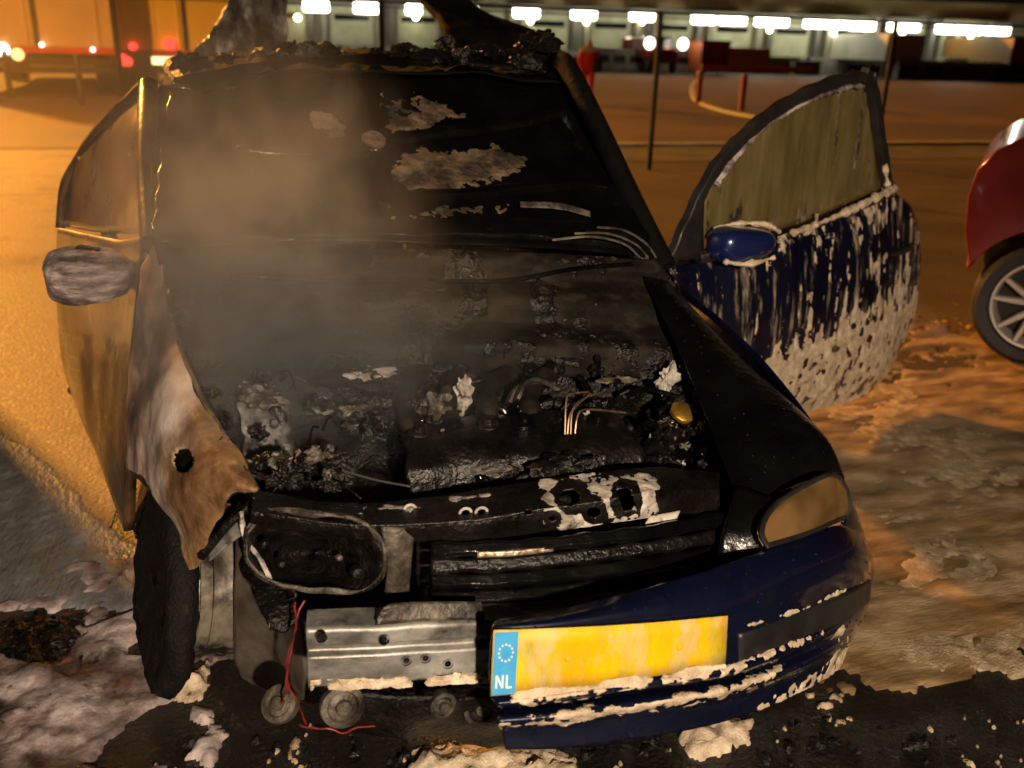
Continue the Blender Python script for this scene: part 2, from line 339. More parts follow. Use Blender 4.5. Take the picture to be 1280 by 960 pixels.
gfoam('foam_film', -3.0, -.75, 1.0, 3.9, .014, m_film, .008, FILM, 'smooth grey sheet of foam left of the burnt car', scale=18, rough=.6)
def m_right(G, UV):
    A = np.stack([G[..., 0]*.55+G[..., 1]*.2, G[..., 1]*1.5-G[..., 0]*.5, G[..., 2]], -1)
    n = fbm(A, 3.2, 6, 41, .6)
    d = inpoly(UV, [(930, 850), (1040, 835), (1110, 845), (1180, 858), (1260, 840), (1420, 850), (1420, 420), (1150, 440), (1080, 480), (1000, 480), (990, 700)])
    far = sstep(5.2, 2.0, G[..., 0])
    hole = np.minimum(np.hypot((UV[..., 0]-1235)/58, (UV[..., 1]-738)/24), np.hypot((UV[..., 0]-1170)/95, (UV[..., 1]-520)/12)+.3)
    return np.minimum(d/85.+n*1.5+.1+.5*fbm(G, 16, 3, 47), 1.3+n*1.6-(1-far)*.5)
gfoam('foam_spill', .75, 4.6, -.1, 3.6, .0125, m_right, .006, FOAMG, 'wide brownish foam spill right of the blue bumper', scale=14, rough=.9)
def m_right2(G, UV):
    A = np.stack([G[..., 0]*.5+G[..., 1]*.2, G[..., 1]*1.4-G[..., 0]*.5, G[..., 2]], -1)
    n = fbm(A, 7., 5, 71, .6); n0 = fbm(A, 1.6, 2, 72)
    d = inpoly(UV, [(1010, 500), (1140, 470), (1290, 590), (1290, 640), (1060, 590)])
    d2 = inpoly(UV, [(1085, 800), (1290, 760), (1290, 850), (1180, 850)])
    d3 = inpoly(UV, [(1060, 590), (1290, 620), (1290, 760), (1085, 800)])
    m = np.maximum(np.maximum(d/60.-.05, d2/60-.15), d3/90-.45)+n*1.15+n0*.3-.22
    return m
gfoam('foam_flecks', .8, 3.8, .2, 2.9, .0085, m_right2, .010, FOAMT, 'pale foam flecks scattered over the brown foam spill', scale=50, rough=.7)
def m_front(G, UV):
    n = fbm(G, 13, 5, 51, .6)
    d = inpoly(UV, [(850, 915), (900, 900), (945, 898), (935, 925), (900, 948), (870, 945)])
    d2 = inpoly(UV, [(500, 945), (560, 920), (640, 930), (720, 950), (720, 990), (500, 990)])
    d3 = inpoly(UV, [(1135, 905), (1170, 900), (1250, 890), (1290, 900), (1290, 925), (1180, 925)])
    d4 = inpoly(UV, [(215, 850), (260, 835), (250, 870), (215, 880)])
    return np.maximum.reduce([d/16., d2/26.-.15, d3/22.-.35, d4/18])+n*1.2-.15
gfoam('foam_clump', -1.2, 1.7, -.3, 1.1, .008, m_front, .045, FOAM, 'small broken foam clumps on black ground under the bumper', scale=35, rough=.8)
def m_fleck(G, UV):
    n = fbm(G, 45, 4, 63, .6); n0 = fbm(G, 6, 2, 64)
    d = inpoly(UV, [(180, 850), (640, 930), (960, 870), (1300, 840), (1300, 1000), (180, 1000)])
    return np.minimum(d/30, n*1.6+n0*.7-.82)
gfoam('foam_specks', -1.2, 1.8, -.35, 1.1, .006, m_fleck, .012, FOAMT, 'tiny foam specks sprinkled on the wet black ground', scale=60, rough=.7)
def m_deb(G, UV):
    n = fbm(G, 28, 4, 61, .7)
    d = inpoly(UV, [(-60, 770), (110, 760), (110, 840), (-60, 850)]); d2 = inpoly(UV, [(200, 860), (1290, 850), (1290, 1000), (100, 1000)])
    return np.maximum(d/30-.1, d2/80-.95)+n*1.0-.16
gfoam('charred_debris', -1.5, 1.8, -.35, 1.3, .009, m_deb, .03, CHAR, 'black charred crumbs strewn over the ground under the car', 'debris', scale=60, rough=.9)

def lump(name, u, v, y, s_, mat, parent, amp=.25, sc_=22, seed=0, flat=1., rot=0):
    bm = bmesh.new(); bmesh.ops.create_icosphere(bm, subdivisions=4 if max(s_) > .02 else 3, radius=1.)
    c = np.array(at(u, v, y=y)); V = np.array([q.co[:] for q in bm.verts]); Fs = [tuple(q.index for q in f_.verts) for f_ in bm.faces]; bm.free()
    V = V*np.array(s_); V = V*(1+amp*1.3*fbm((V+c)/max(s_)*.9, 1.3, 2, seed)+amp*1.1*fbm((V+c)/max(s_), 4, 3, seed+5))[:, None]
    if rot: V = V@np.array(Matrix.Rotation(rot, 3, 'Y')).T
    mb = MB(); mb.add(V+c, Fs); return mb.build(name, mat, parent)
# ================================================================== BURNT CAR
car = thing('burnt_car', 'burnt-out blue hatchback with exposed engine bay, open doors and foam on it', 'car', (0, 2, 0))
# ---- hood thrown back over the windscreen
HP0 = at(500, 200, y=1.46)
_h1 = at(192, 303, y=1.10); _h2 = at(818, 322, y=1.12); _h3 = at(448, 88, y=1.84)
HN = np.cross(_h2-_h1, _h3-_h1); HN /= np.linalg.norm(HN); HN = HN if HN@(CAM-_h1) > 0 else -HN
def hp(u, v, off=0.): return onplane(u, v, _h1, HN, off)
HG = np.array([[hp(u, v, o) for u, v, o in r] for r in [
    [(192, 303, 0), (350, 305, .01), (505, 308, .015), (660, 312, .01), (818, 322, 0)],
    [(188, 230, 0), (340, 232, .0), (485, 232, .0), (630, 232, 0), (782, 235, 0)],
    [(187, 160, 0), (330, 155, -.01), (465, 152, -.015), (605, 148, -.01), (742, 150, 0)],
    [(188, 104, -.02), (310, 84, -.02), (450, 72, -.02), (580, 66, -.02), (702, 74, -.02)]]])
hood, HGG = patch('hood', HG, SOOTG, car, (40, 60), .006, .006, 5, 3, world=True)
tag(hood, 'soot-black hood underside thrown back over the windscreen')
def ribbon(pts, wd, ht, up, mat, name, parent, n=24, taper=None):
    A = cr1(np.array(pts), n); V = []; Fs = []; up = np.asarray(up)
    for i in range(n):
        t = A[min(i+1, n-1)]-A[max(i-1, 0)]; t /= np.linalg.norm(t); s_ = np.cross(t, up); s_ /= np.linalg.norm(s_); u2 = np.cross(s_, t)
        jw = wd*(1+.15*math.sin(i*1.7))/2
        for a, b in ((-1, -.2), (-.72, 1), (.72, 1), (1, -.2)): V.append(A[i]+s_*a*jw+u2*b*ht)
    for i in range(n-1):
        for k in range(3): Fs.append((i*4+k, i*4+k+1, i*4+k+5, i*4+k+4))
    Fs += [(0, 1, 2, 3), tuple(4*(n-1)+k for k in (3, 2, 1, 0))]
    mb = MB(); mb.add(V, Fs); return mb.build(name, mat, parent, bev=.004)
def hline(L): return [hp(u, v, .004) for u, v in L]
for L, wd in (([(205, 296), (215, 200), (225, 118)], .07), ([(225, 112), (330, 92), (450, 82), (570, 78), (680, 88)], .085),
              ([(690, 92), (735, 180), (795, 300)], .085), ([(210, 296), (360, 292), (505, 290), (650, 292), (790, 305)], .08),
              ([(440, 92), (446, 130), (456, 168)], .055), ([(470, 180), (540, 170), (620, 160), (712, 140)], .04),
              ([(462, 190), (400, 195), (300, 190), (220, 170)], .045), ([(400, 262), (500, 250), (600, 244), (705, 232), (762, 238)], .04),
              ([(470, 195), (485, 230), (480, 262)], .03), ([(300, 190), (340, 235), (400, 262)], .04)):
    ribbon(hline(L), wd, .018, HN, SOOTG, 'hood_rib', hood)
lt = MB().lathe([(0, .0), (.034, .0), (.036, .012), (.026, .022), (.024, .012), (0, .012)], hp(466, 182, .012), HN, 20); lt.build('latch_cup', ASH, hood)
HD = crgrid(HG, 220, 420); HDN = face_cam(gnormals(HD), HD); HUV = proj(HD)
polys = [[(468, 112), (490, 106), (530, 116), (578, 142), (577, 150), (540, 160), (490, 168), (470, 145)],
         [(488, 205), (515, 188), (560, 183), (620, 178), (655, 200), (650, 220), (590, 240), (520, 240), (485, 228)],
         [(490, 272), (560, 258), (600, 259), (606, 266), (540, 273)], [(612, 272), (620, 262), (640, 250), (638, 262), (628, 275)],
         [(385, 130), (430, 138), (442, 165), (418, 178), (385, 165)], [(265, 108), (300, 96), (350, 84), (345, 94), (290, 110)]]  # the last outline paints a grey reflection streak, the others are ash
mm = np.full(HD.shape[:2], -9.)
for k, pl in enumerate(polys): mm = np.maximum(mm, inpoly(HUV, pl)/9.)
mm = mm + fbm(HD, 26, 6, 9, .7)*1.9 - .6*sstep(.05, .5, fbm(HD, 12, 3, 19)) - .1
layer('burnt_patch_and_reflection', HD, HDN, mm, .006, ASH, hood, .5, 60)
# ---- cowl and windscreen base
cw = [[(194, 304, 1.13), (350, 308, 1.14), (505, 312, 1.14), (660, 316, 1.14), (822, 326, 1.14)],
      [(196, 318, 1.10), (350, 322, 1.11), (505, 326, 1.11), (660, 330, 1.11), (832, 340, 1.12)],
      [(202, 345, 1.09), (350, 348, 1.10), (505, 352, 1.10), (660, 352, 1.10), (842, 356, 1.12)],
      [(208, 372, 1.02), (350, 374, 1.02), (505, 376, 1.02), (660, 376, 1.02), (855, 384, 1.04)],
      [(214, 398, 1.01), (350, 402, 1.01), (505, 404, 1.01), (660, 405, 1.01), (866, 410, 1.0)],
      [(222, 432, .93), (350, 432, .93), (505, 432, .93), (660, 432, .92), (880, 440, .9)],
      [(232, 470, .93), (350, 470, .93), (505, 470, .93), (660, 470, .92), (885, 475, .88)]]
CHARG = mk('sooty_cowl', [(.3, (.003, .0026, .002)), (.5, (.010, .008, .006)), (.72, (.04, .032, .024))], 10, (.5, .8), 0, .5, 50, stretch=(.8, 1.2, 1.2), dist=.006, spec=.1, over=[((.10, .085, .068), 22, .68, .8)])
cowl, _ = patch('cowl', cw, CHARG, car, (40, 80), .004, .006, 14, 5)
CD = crgrid(px(cw), 160, 300); CDN = face_cam(gnormals(CD), CD)
layer('cowl_debris', CD, CDN, fbm(CD, 11, 5, 88, .65)*1.7-.10, .016, CHAR, cowl, .9, 40)
layer('ash_dust', CD, CDN, fbm(CD*np.array([.5, 1, 1]), 22, 5, 98, .6)*1.8-.95, .006, ASHM, cowl, .9, 60)
mb = MB(); mb.grid(crgrid(px([[(222, 440, .99), (505, 440, .99), (880, 440, .97)], [(235, 620, .99), (505, 660, .99), (840, 640, .97)]]), 14, 30)); mb.build('firewall', CHAR, car, solid=.006)
for L, r in (([(560, 352, 1.06), (640, 350, 1.06), (720, 336, 1.07), (790, 330, 1.09)], .007), ([(300, 345, 1.06), (420, 352, 1.06), (520, 350, 1.07)], .007)):
    MB().tube(pline(L, 20), r, 8).build('wiper_arm', SOOTG, car)
for k in range(5):
    L = [(690+14*k, 300-4*k, 1.10), (740+10*k, 296-2*k, 1.09), (780+7*k, 305, 1.09), (800+5*k, 322, 1.09)]
    MB().tube(pline(L, 18), .0035, 6).build('seal', SOOTG if k % 2 else ASHM, car)
patch('highlight_arc', [[(650, 252, 1.26), (700, 254, 1.26), (738, 264, 1.26)], [(650, 259, 1.245), (700, 262, 1.245), (738, 271, 1.245)]], ASHM, hood, (6, 14), .004, .002)  # pale strip standing in for a highlight arc on the glossy black
# ---- roof, pillars, tailgate
RF = np.array([[(-.70, 1.70, 1.40), (-.35, 1.72, 1.45), (0, 1.74, 1.47), (.35, 1.76, 1.46), (.62, 1.78, 1.42)],
               [(-.70, 2.1, 1.44), (-.35, 2.1, 1.485), (0, 2.1, 1.50), (.35, 2.1, 1.49), (.66, 2.1, 1.46)],
               [(-.68, 2.7, 1.43), (-.35, 2.7, 1.48), (0, 2.7, 1.495), (.35, 2.7, 1.48), (.68, 2.7, 1.44)],
               [(-.62, 3.35, 1.36), (-.35, 3.38, 1.41), (0, 3.4, 1.43), (.35, 3.38, 1.41), (.64, 3.35, 1.37)]])
roof, RG = patch('roof', RF, ROOFM, car, (50, 60), .006, .018, 7, 13, world=True)
RN = np.zeros_like(RG); RN[..., 2] = 1
layer('roof_debris', RG, RN, fbm(RG, 9, 4, 77)*1.3+.15, .035, ROOFM, car, .9, 30)
MB().tube(pline([(832, 334, 1.16), (790, 250, 1.32), (748, 160, 1.52), (712, 88, 1.74), (700, 76, 1.86), (692, 72, 2.15), (676, 70, 2.6)], 34), [.034]*24+[.030]*10, 10).build('pillar', ROOFM, car)
MB().tube(pline([(190, 304, 1.16), (186, 230, 1.35), (185, 160, 1.52), (186, 108, 1.72)], 26), [.030]*26, 10).build('pillar', BURNP, car)
FOIL = mk('scorched_foil', [(.38, (.015, .013, .011)), (.55, (.11, .095, .078)), (.72, (.5, .46, .4))], 8, (.35, .6), .2, .7, 26, stretch=(1.6, 1, .6), dist=.02)
tg, _ = patch('tailgate', [[(225, 90, 3.30), (275, 92, 3.28), (335, 92, 3.3)], [(258, 45, 3.42), (305, 48, 3.40), (357, 50, 3.42)], [(289, 0, 3.55), (322, 3, 3.53), (358, 5, 3.55)], [(330, -60, 3.7), (350, -60, 3.7), (370, -60, 3.7)]], FOIL, car, (24, 16), .03, .03, 7, 21)
patch('tailgate_frame', [[(560, 80, 3.2), (630, 80, 3.2), (702, 78, 3.2)], [(556, 45, 3.3), (620, 44, 3.3), (676, 44, 3.3)], [(546, 22, 3.45), (590, 24, 3.45), (622, 26, 3.45)], [(526, 0, 3.6), (556, 0, 3.6), (586, 0, 3.6)], [(500, -60, 3.75), (520, -60, 3.75), (545, -60, 3.75)]], ROOFM, tg, (24, 16), .03, .014, 7, 22)
patch('tailgate_frame', [[(330, -62, 3.7), (430, -70, 3.72), (545, -62, 3.75)], [(330, -95, 3.72), (430, -110, 3.75), (530, -95, 3.77)]], SOOTG, tg, (8, 24), .03, .01, 7, 23)
random.seed(23)
for k in range(70):
    u = random.uniform(225, 690); v = 96-(u-225)*.055+random.uniform(-22, 8); s0 = random.uniform(.012, .032)
    lump('roof_char', u, v, random.uniform(1.86, 2.15), (s0*random.uniform(1, 2.6), s0, s0*random.uniform(.6, 1.3)), ROOFM if k % 3 else CHAR, roof, .6, 30, k)
# ---- left (passenger side) fender, warped by heat
FL = [[(200, 300, 1.14), (186, 330, 1.18), (172, 390, 1.20), (163, 470, 1.20), (158, 560, 1.2)],
      [(214, 398, 1.00), (196, 430, 1.0), (176, 475, 1.02), (163, 530, 1.05), (160, 585, 1.08)],
      [(246, 484, .79), (226, 505, .76), (200, 540, .78), (182, 575, .84), (172, 592, .92)],
      [(287, 556, .56), (262, 568, .53), (232, 596, .54), (212, 618, .60), (198, 628, .72)],
      [(320, 610, .40), (288, 606, .42), (262, 632, .47), (240, 660, .54), (222, 662, .64)],
      [(316, 618, .40), (286, 620, .43), (268, 664, .48), (252, 706, .52), (240, 716, .54)]]
def fcut(c, i, j):
    u, v = proj(c); 
    return ((u-230)/13)**2+((v-576)/16)**2 < 1
fender, FG = patch('fender', crumple(crgrid(px(FL), 110, 100), .007, 17, 61, 4), FENDL, car, (110, 100), .005, .020, 5, 31, fcut, world=True)
tag(fender, 'heat-warped fender with ash-white paint and rust')
patch('wheel_housing', [[(a[0]+6, a[1]+10, a[2]+.10) for a in r] for r in FL[:5]], CHAR, car, (20, 20), .004, .01)
MB().tube(pline([(321, 611, .40), (290, 560, .55), (247, 486, .78), (215, 400, 1.0), (200, 300, 1.14)], 40), [.006]*40, 6, jit=.2).build('fender_edge', ASHM, fender)
patch('fender_flap', [[(168, 505, 1.06), (176, 500, 1.02), (184, 512, .98)], [(160, 560, 1.08), (168, 570, 1.0), (172, 580, .96)]], PALE, fender, (10, 10), .004, .006)
# ---- wheel under it
def wheel(parent, c, axis, burnt=True, r=.30, rr=.195, wd=.18, rim=None, spokes=0):
    wh, _c = (MB(), Vector(c)); ax = Vector(axis).normalized()
    rm = MB().lathe([(rr-.045, -wd*.42), (rr+.008, -wd*.46), (rr+.012, -wd*.40), (rr-.006, -wd*.34), (rr-.016, -wd*.2), (rr-.03, -.01), (rr-.03, .03), (rr-.014, wd*.25), (rr-.004, wd*.34), (rr+.014, wd*.40), (rr+.010, wd*.47), (rr-.02, wd*.44), (rr-.035, wd*.2), (rr-.06, 0), (.03, -.01), (0, -.01)], c, ax, 40)
    return rm
steer = Vector((-1, -.20, .20)).normalized()
WC = at(262, 752, y=.80); WC[2] = .285
fw = MB().lathe([(.0, .07), (.05, .075), (.11, .03), (.16, .05), (.185, .075), (.196, .082), (.203, .072), (.203, .062), (.188, .056), (.186, .03), (.176, .024), (.172, -.02), (.176, -.03), (.178, -.05), (.190, -.056), (.192, -.075), (.204, -.082), (.206, -.10), (.194, -.105), (.165, -.09), (.15, -.03), (.03, -.02), (0, -.02)], WC, steer, 48).build('wheel', RIMB, car)
tb = MB(); Gt = []
prof = [(.19, .072), (.218, .074), (.245, .084), (.258, .100), (.250, .122), (.225, .132), (.195, .122), (.14, .114), (.06, .116), (.005, .118)]
a_ = steer.orthogonal().normalized(); b_ = steer.cross(a_); rows = []
for (r0, h0) in prof:
    rows.append([np.array(Vector(WC)+steer*h0+(a_*math.cos(q)+b_*math.sin(q))*r0) for q in np.linspace(0, 2*math.pi, 73)])
tg_ = crumple(crumple(np.array(rows), .014, 9, 5), .008, 40, 9); tg_[:, -1] = tg_[:, 0]
tb.grid(tg_); tb.build('tyre', TYRE, fw, solid=.012)
# inner wheel house and chassis leg
ICOL = mk('sooty_inner_wing', [(.3, (.03, .024, .019)), (.55, (.075, .060, .047)), (.75, (.13, .105, .085))], 8, (.4, .7), .1, .4, 40, dist=.008)
patch('inner_wing', [[(296, 640, .60), (340, 690, .55), (372, 745, .42)], [(292, 720, .62), (340, 745, .56), (380, 790, .42)], [(290, 815, .64), (340, 830, .58), (384, 845, .44)], [(300, 850, .66), (345, 870, .60), (380, 875, .50)]], ICOL, car, (30, 24), .005, .012, 7, 8)
patch('bracket', [[(306, 636, .50), (285, 655, .52), (258, 690, .55)], [(304, 668, .48), (285, 682, .50), (262, 702, .53)]], BEAM, car, (8, 14), .004, .003)
MB().tube(pline([(318, 628, .46), (285, 655, .48), (252, 695, .52)], 10), .011, 8).build('strut_bar', CHAR, car)
patch('bracket', [[(256, 630, .60), (282, 630, .60)], [(252, 668, .62), (268, 655, .62)]], mk('blueish_liner', [(.3, (.05, .07, .10)), (.7, (.12, .16, .22))], 10, (.4, .6)), car, (6, 6), .004, .003)
# ---- left headlight cavity
th = np.linspace(0, 2*math.pi, 40)
ring = [(394+88*math.copysign(abs(math.cos(q))**.8, math.cos(q)), 690+50*math.copysign(abs(math.sin(q))**.8, math.sin(q))+math.cos(q)*10, .33+.06*(-math.cos(q))) for q in th]
rg_ = crumple(pline(ring), .016, 9, 4); rg_[-1] = rg_[0]
MB().tube(rg_, list(.006+.004*fbm(rg_, 14, 2, 3)), 7, jit=.25).build('headlight_frame', ASHM, car)
bowl = [[at(394+(u-394)*k, 692+(v-692)*k, y=y+.16*(1-k**2)) for (u, v, y) in ring] for k in (1, .85, .55, .25, .02)]
bw = MB(); bw.grid(crumple(np.array(bowl), .008, 14, 3)); bw.build('headlight_bowl', CHAR, car, solid=.004)
for (u, v, r, m_) in ((330, 680, .009, CHAR), (424, 697, .008, ASHM), (352, 705, .008, CHAR), (445, 715, .016, CHAR), (440, 755, .012, REDW)):
    q = MB().lathe([(0, -r), (r*.8, -r*.6), (r, 0), (r*.7, r*.7), (0, r)], at(u, v, y=.34), (.3, -1, .2), 8); q.build('lamp_remnant', m_, car)
MB().tube(pline([(302, 640, .42), (306, 672, .42), (326, 700, .40), (338, 726, .38)], 14), .005, 6, jit=.3).build('wire', PALE, car)
# ---- slam panel, bracket, grille slats
SP = [[(316, 612, .47), (420, 630, .42), (520, 624, .38), (640, 606, .36), (740, 593, .35), (812, 585, .36), (900, 590, .40)],
      [(314, 634, .38), (420, 650, .32), (520, 650, .28), (640, 638, .26), (740, 624, .25), (815, 611, .26), (900, 610, .32)],
      [(314, 640, .365), (420, 658, .305), (520, 658, .265), (640, 646, .245), (740, 632, .235), (817, 619, .245), (900, 617, .305)],
      [(314, 652, .37), (420, 670, .315), (520, 676, .275), (640, 670, .255), (740, 656, .245), (822, 645, .255), (900, 640, .315)]]
holes = [(512, 636, 6), (582, 640, 5), (602, 640, 5), (712, 622, 13), (783, 624, 12), (742, 640, 8), (690, 648, 4), (660, 640, 4)]
def scut(c, i, j):
    u, v = proj(c)
    for k, (hu, hv, r) in enumerate(holes):
        if k == 4:
            if abs(u-hu-(v-hv)*.35) < 9 and abs(v-hv) < 14: return True
        elif ((u-hu)/r)**2+((v-hv)/(r*.8))**2 < 1: return True
    return False
slam, SG = patch('slam_panel', SP, SOOT, car, (44, 260), .004, .004, 9, 41, scut)
SD = crgrid(px(SP), 60, 300); SDN = face_cam(gnormals(SD), SD); SU = proj(SD)
ms = inpoly(SU, [(676, 598), (740, 588), (812, 583), (822, 600), (826, 640), (800, 652), (740, 662), (690, 664), (672, 640)])/14.
for (hu, hv, r) in holes: ms = np.minimum(ms, (np.hypot((SU[..., 0]-hu)/(r+7), (SU[..., 1]-hv)/(r+7))-1)*3)
ms2 = np.maximum(inpoly(SU, [(440, 632), (540, 628), (540, 640), (450, 646)])/10., inpoly(SU, [(560, 622), (680, 606), (680, 618), (570, 632)])/10.)-.3
ms = np.maximum(ms, ms2)+fbm(SD, 26, 4, 81)*1.1-.1
layer('ash_crust', SD, SDN, ms, .005, PALE, slam, .6, 90)
for (hu, hv, r) in holes[:3]:
    c = SD.reshape(-1, 3)[np.argmin(np.hypot(SU[..., 0]-hu, SU[..., 1]-hv))]
    MB().tube([c+np.array([math.cos(q)*.012, -.004, math.sin(q)*.011]) for q in np.linspace(0, 6.283, 14)], .003, 6).build('hole_rim', PALE, slam)
patch('latch_tongue', [[(812, 645, .25), (850, 638, .25)], [(806, 655, .24), (846, 648, .24)]], PALE, slam, (5, 10), .003, .002)
patch('support_bracket', [[(476, 658, .275), (494, 658, .27), (520, 660, .275)], [(484, 700, .27), (496, 700, .262), (514, 700, .27)], [(480, 745, .27), (494, 745, .262), (512, 745, .27)], [(455, 766, .26), (490, 768, .255), (520, 768, .26)]], ASHM, car, (20, 12), .005, .005, 12, 5)
for k in range(5):
    v0 = 680+k*20
    L = [(538, v0+8, .225), (640, v0+4, .21), (740, v0-6, .205), (830, v0-18, .215), (915, v0-34, .26)]
    A = pline(L, 26); ribbon(A, .030, .010, (0, -.75, .66), SOOTG if k != 1 else SOOT, 'grille_slat', car, 26)
patch('slat_highlight', [[(596, 690, .20), (640, 688, .196), (692, 683, .195)], [(596, 697, .197), (640, 695, .193), (692, 689, .192)]], mk('slat_highlight_metal', [(.3, (.25, .15, .08)), (.6, (.6, .5, .4))], 60, (.2, .5), .7, .5, 120, dist=.003), car, (4, 20), .003, .002)  # bright strip standing in for a highlight on the slats
rad = MB(); rad.grid(crgrid(px([[(520, 665, .36), (700, 655, .36), (930, 625, .36)], [(520, 780, .36), (700, 770, .36), (930, 720, .36)], [(520, 880, .36), (700, 880, .36), (930, 850, .36)]]), 10, 30)); rad.build('radiator', SOOT, car, solid=.02)
# ---- crash beam
def profile_sweep(path, prof, mat, name, parent, n=30, amp=0, s=0):
    A = cr1(np.array(path), n); V = []
    for i in range(n):
        t = A[min(i+1, n-1)]-A[max(i-1, 0)]; t /= np.linalg.norm(t); z = np.array([0, 0, 1.]); o = np.cross(t, z); o /= np.linalg.norm(o)
        if o[1] > 0: o = -o
        V.append([A[i]+o*a+z*b for a, b in prof])
    G = np.array(V)
    if amp: G = crumple(G, amp, 9, s)
    m_, k = G.shape[:2]; mb = MB(); mb.grid(G); mb.f += [tuple(range(k)), tuple(reversed(range((m_-1)*k, m_*k)))]; mb.m += [0, 0]
    return mb.build(name, mat, parent, bev=.003)
bp = [at(385, 818, y=.165), at(500, 812, y=.145), at(612, 806, y=.145), (.05, .15, .44), (.30, .17, .43)]
beam = profile_sweep(bp, [(-.05, .062), (.012, .066), (.018, .060), (.018, .030), (.006, .024), (.006, .012), (.020, .006), (.022, -.045), (.014, -.062), (-.05, -.062), (-.05, .062)], BEAM, 'crash_beam', car, 40, .003, 2)
for (u, v) in ((508, 826), (532, 823), (402, 797), (480, 800), (560, 830)):
    MB().lathe([(.0, .0), (.0065, .0), (.0065, -.006), (.010, -.006), (.010, .002)], at(u, v, y=.122), (0, -1, .1), 12).build('bolt_hole', SOOT, beam)
patch('crash_beam_lug', [[(470, 775, .14), (485, 756, .145), (540, 752, .15), (600, 752, .15)], [(470, 782, .135), (490, 780, .135), (540, 776, .135), (605, 774, .135)]], ASHM, beam, (6, 16), .004, .003)
Gb = crgrid(px([[(388, 848, .14), (500, 845, .125), (610, 838, .12)], [(388, 862, .138), (500, 858, .123), (610, 852, .12)]]), 14, 140)
layer('foam_fringe', Gb, face_cam(gnormals(Gb), Gb), fbm(Gb, 40, 3, 3)*1.5+.1, .008, FOAM, beam, .6, 90)
# ---- bits hanging under it
for (u, v, y, r, ax) in ((428, 882, .22, .046, (.1, -1, .25)), (350, 880, .30, .040, (-.5, -.6, .8)), (552, 880, .22, .03, (.2, -1, .1)), (600, 885, .25, .04, (0, -1, .3))):
    MB().lathe([(0, .016), (r*.3, .016), (r*.36, .008), (r*.62, .004), (r*.70, .010), (r*.95, .008), (r, 0), (r*.96, -.012), (r*.5, -.02), (0, -.02)], at(u, v, y=y), ax, 28).build('horn', ASHM, car)
for L, r in (([(372, 752, .26), (368, 790, .25), (358, 830, .25), (362, 862, .25), (372, 885, .24), (382, 906, .25)], .0022), ([(383, 748, .27), (370, 778, .26), (364, 815, .25), (357, 858, .25), (352, 880, .27)], .002),
             ([(440, 762, .27), (460, 756, .26), (476, 768, .25)], .006), ([(375, 905, .25), (410, 912, .26), (470, 908, .28)], .002)):
    MB().tube(crumple(pline(L, 40), .010, 22, int(L[0][0])), r, 6, jit=.2).build('wire', REDW, car)
patch('undertray', [[(400, 858, .22), (520, 868, .22), (620, 880, .22), (800, 890, .25)], [(400, 920, .30), (520, 925, .30), (620, 935, .28), (800, 930, .30)]], CHAR, car, (16, 50), .006, .03, 8, 9)
# ---- strut towers, engine and everything in the bay
tow = [[(300, 505, .86), (330, 488, .88), (362, 500, .86)], [(303, 535, .80), (330, 535, .78), (366, 540, .80)], [(306, 560, .78), (335, 562, .76), (366, 575, .78)], [(322, 580, .78), (345, 595, .76), (366, 606, .77)]]
tw, TG = patch('strut_tower', tow, mk('mottled_steel', [(.3, (.05, .05, .05)), (.5, (.2, .19, .17)), (.7, (.48, .46, .42))], 22, (.4, .7), .2, .5, 90, dist=.004, over=[((.02, .018, .016), 13, .50, .60)]), car, (40, 34), .006, .014, 22, 6)
MB().lathe([(0, .014), (.008, .014), (.010, 0), (0, 0)], at(343, 532, y=.755), (0, -.6, .8), 10).build('strut_nut', CHROME, tw)
lump('fuse_holder', 382, 572, .70, (.020, .02, .026), ASH, car, .8, 40, 3)
lump('strut_tower', 872, 520, .80, (.12, .12, .10), SOOT, car, .25, 14, 4)
for (u, v, y, s_, m_, k) in ((834, 476, .82, (.024, .02, .034), PALE, 'reservoir_cap'), (878, 495, .74, (.016, .012, .034), ASH, 'reservoir'), (888, 518, .72, (.026, .02, .034), ASH, 'reservoir'), (876, 538, .68, (.012, .012, .024), CHROME, 'bolt')):
    lump(k, u, v, y, s_, m_, car, .8, 45, int(u))
MB().lathe([(0, .006), (.026, .006), (.034, .0), (.034, -.010), (0, -.012)], at(854, 514, y=.72), (.1, -.5, .85), 22).build('spring_cap', GOLD, car)
flr = MB(); flr.grid(crumple(crgrid(np.array([[(-.56, .36, .42), (0, .36, .40), (.62, .36, .42)], [(-.58, .7, .50), (0, .7, .50), (.66, .7, .50)], [(-.62, 1.0, .62), (0, 1.0, .62), (.70, 1.0, .62)]]), 40, 60), .05, 9, 3)); flr.build('engine_bay', CHAR, car, solid=.01)
patch('inner_fender', [[(216, 410, .98), (250, 500, .76), (300, 590, .50), (318, 622, .42)], [(250, 480, .96), (285, 560, .74), (320, 640, .50), (330, 660, .44)], [(262, 540, .96), (300, 620, .74), (330, 690, .52), (340, 700, .46)]], SOOT, car, (24, 40), .005, .012, 8, 5)
eng = MB(); G = crgrid(np.array([[(-.20, .50, .60), (0.05, .48, .60), (.34, .48, .58)], [(-.21, .52, .70), (.05, .50, .71), (.35, .50, .69)], [(-.20, .60, .735), (.05, .58, .745), (.34, .58, .72)], [(-.20, .72, .73), (.05, .70, .74), (.34, .70, .72)], [(-.20, .78, .64), (.05, .76, .65), (.34, .76, .62)]]), 30, 50)
G = G-np.array([0, 0, .035]); eng.grid(crumple(G, .016, 12, 6)); eg = eng.build('engine', SOOT, car, solid=.01)
for k in range(6):
    c = G[17, 4+8*k]; MB().lathe([(0, .014), (.012, .014), (.014, .002), (.026, 0), (.03, -.012)], c+np.array([0, 0, .01]), (0, -.3, 1), 12).build('plug_cap', SOOTG if k % 2 else CHAR, eg)
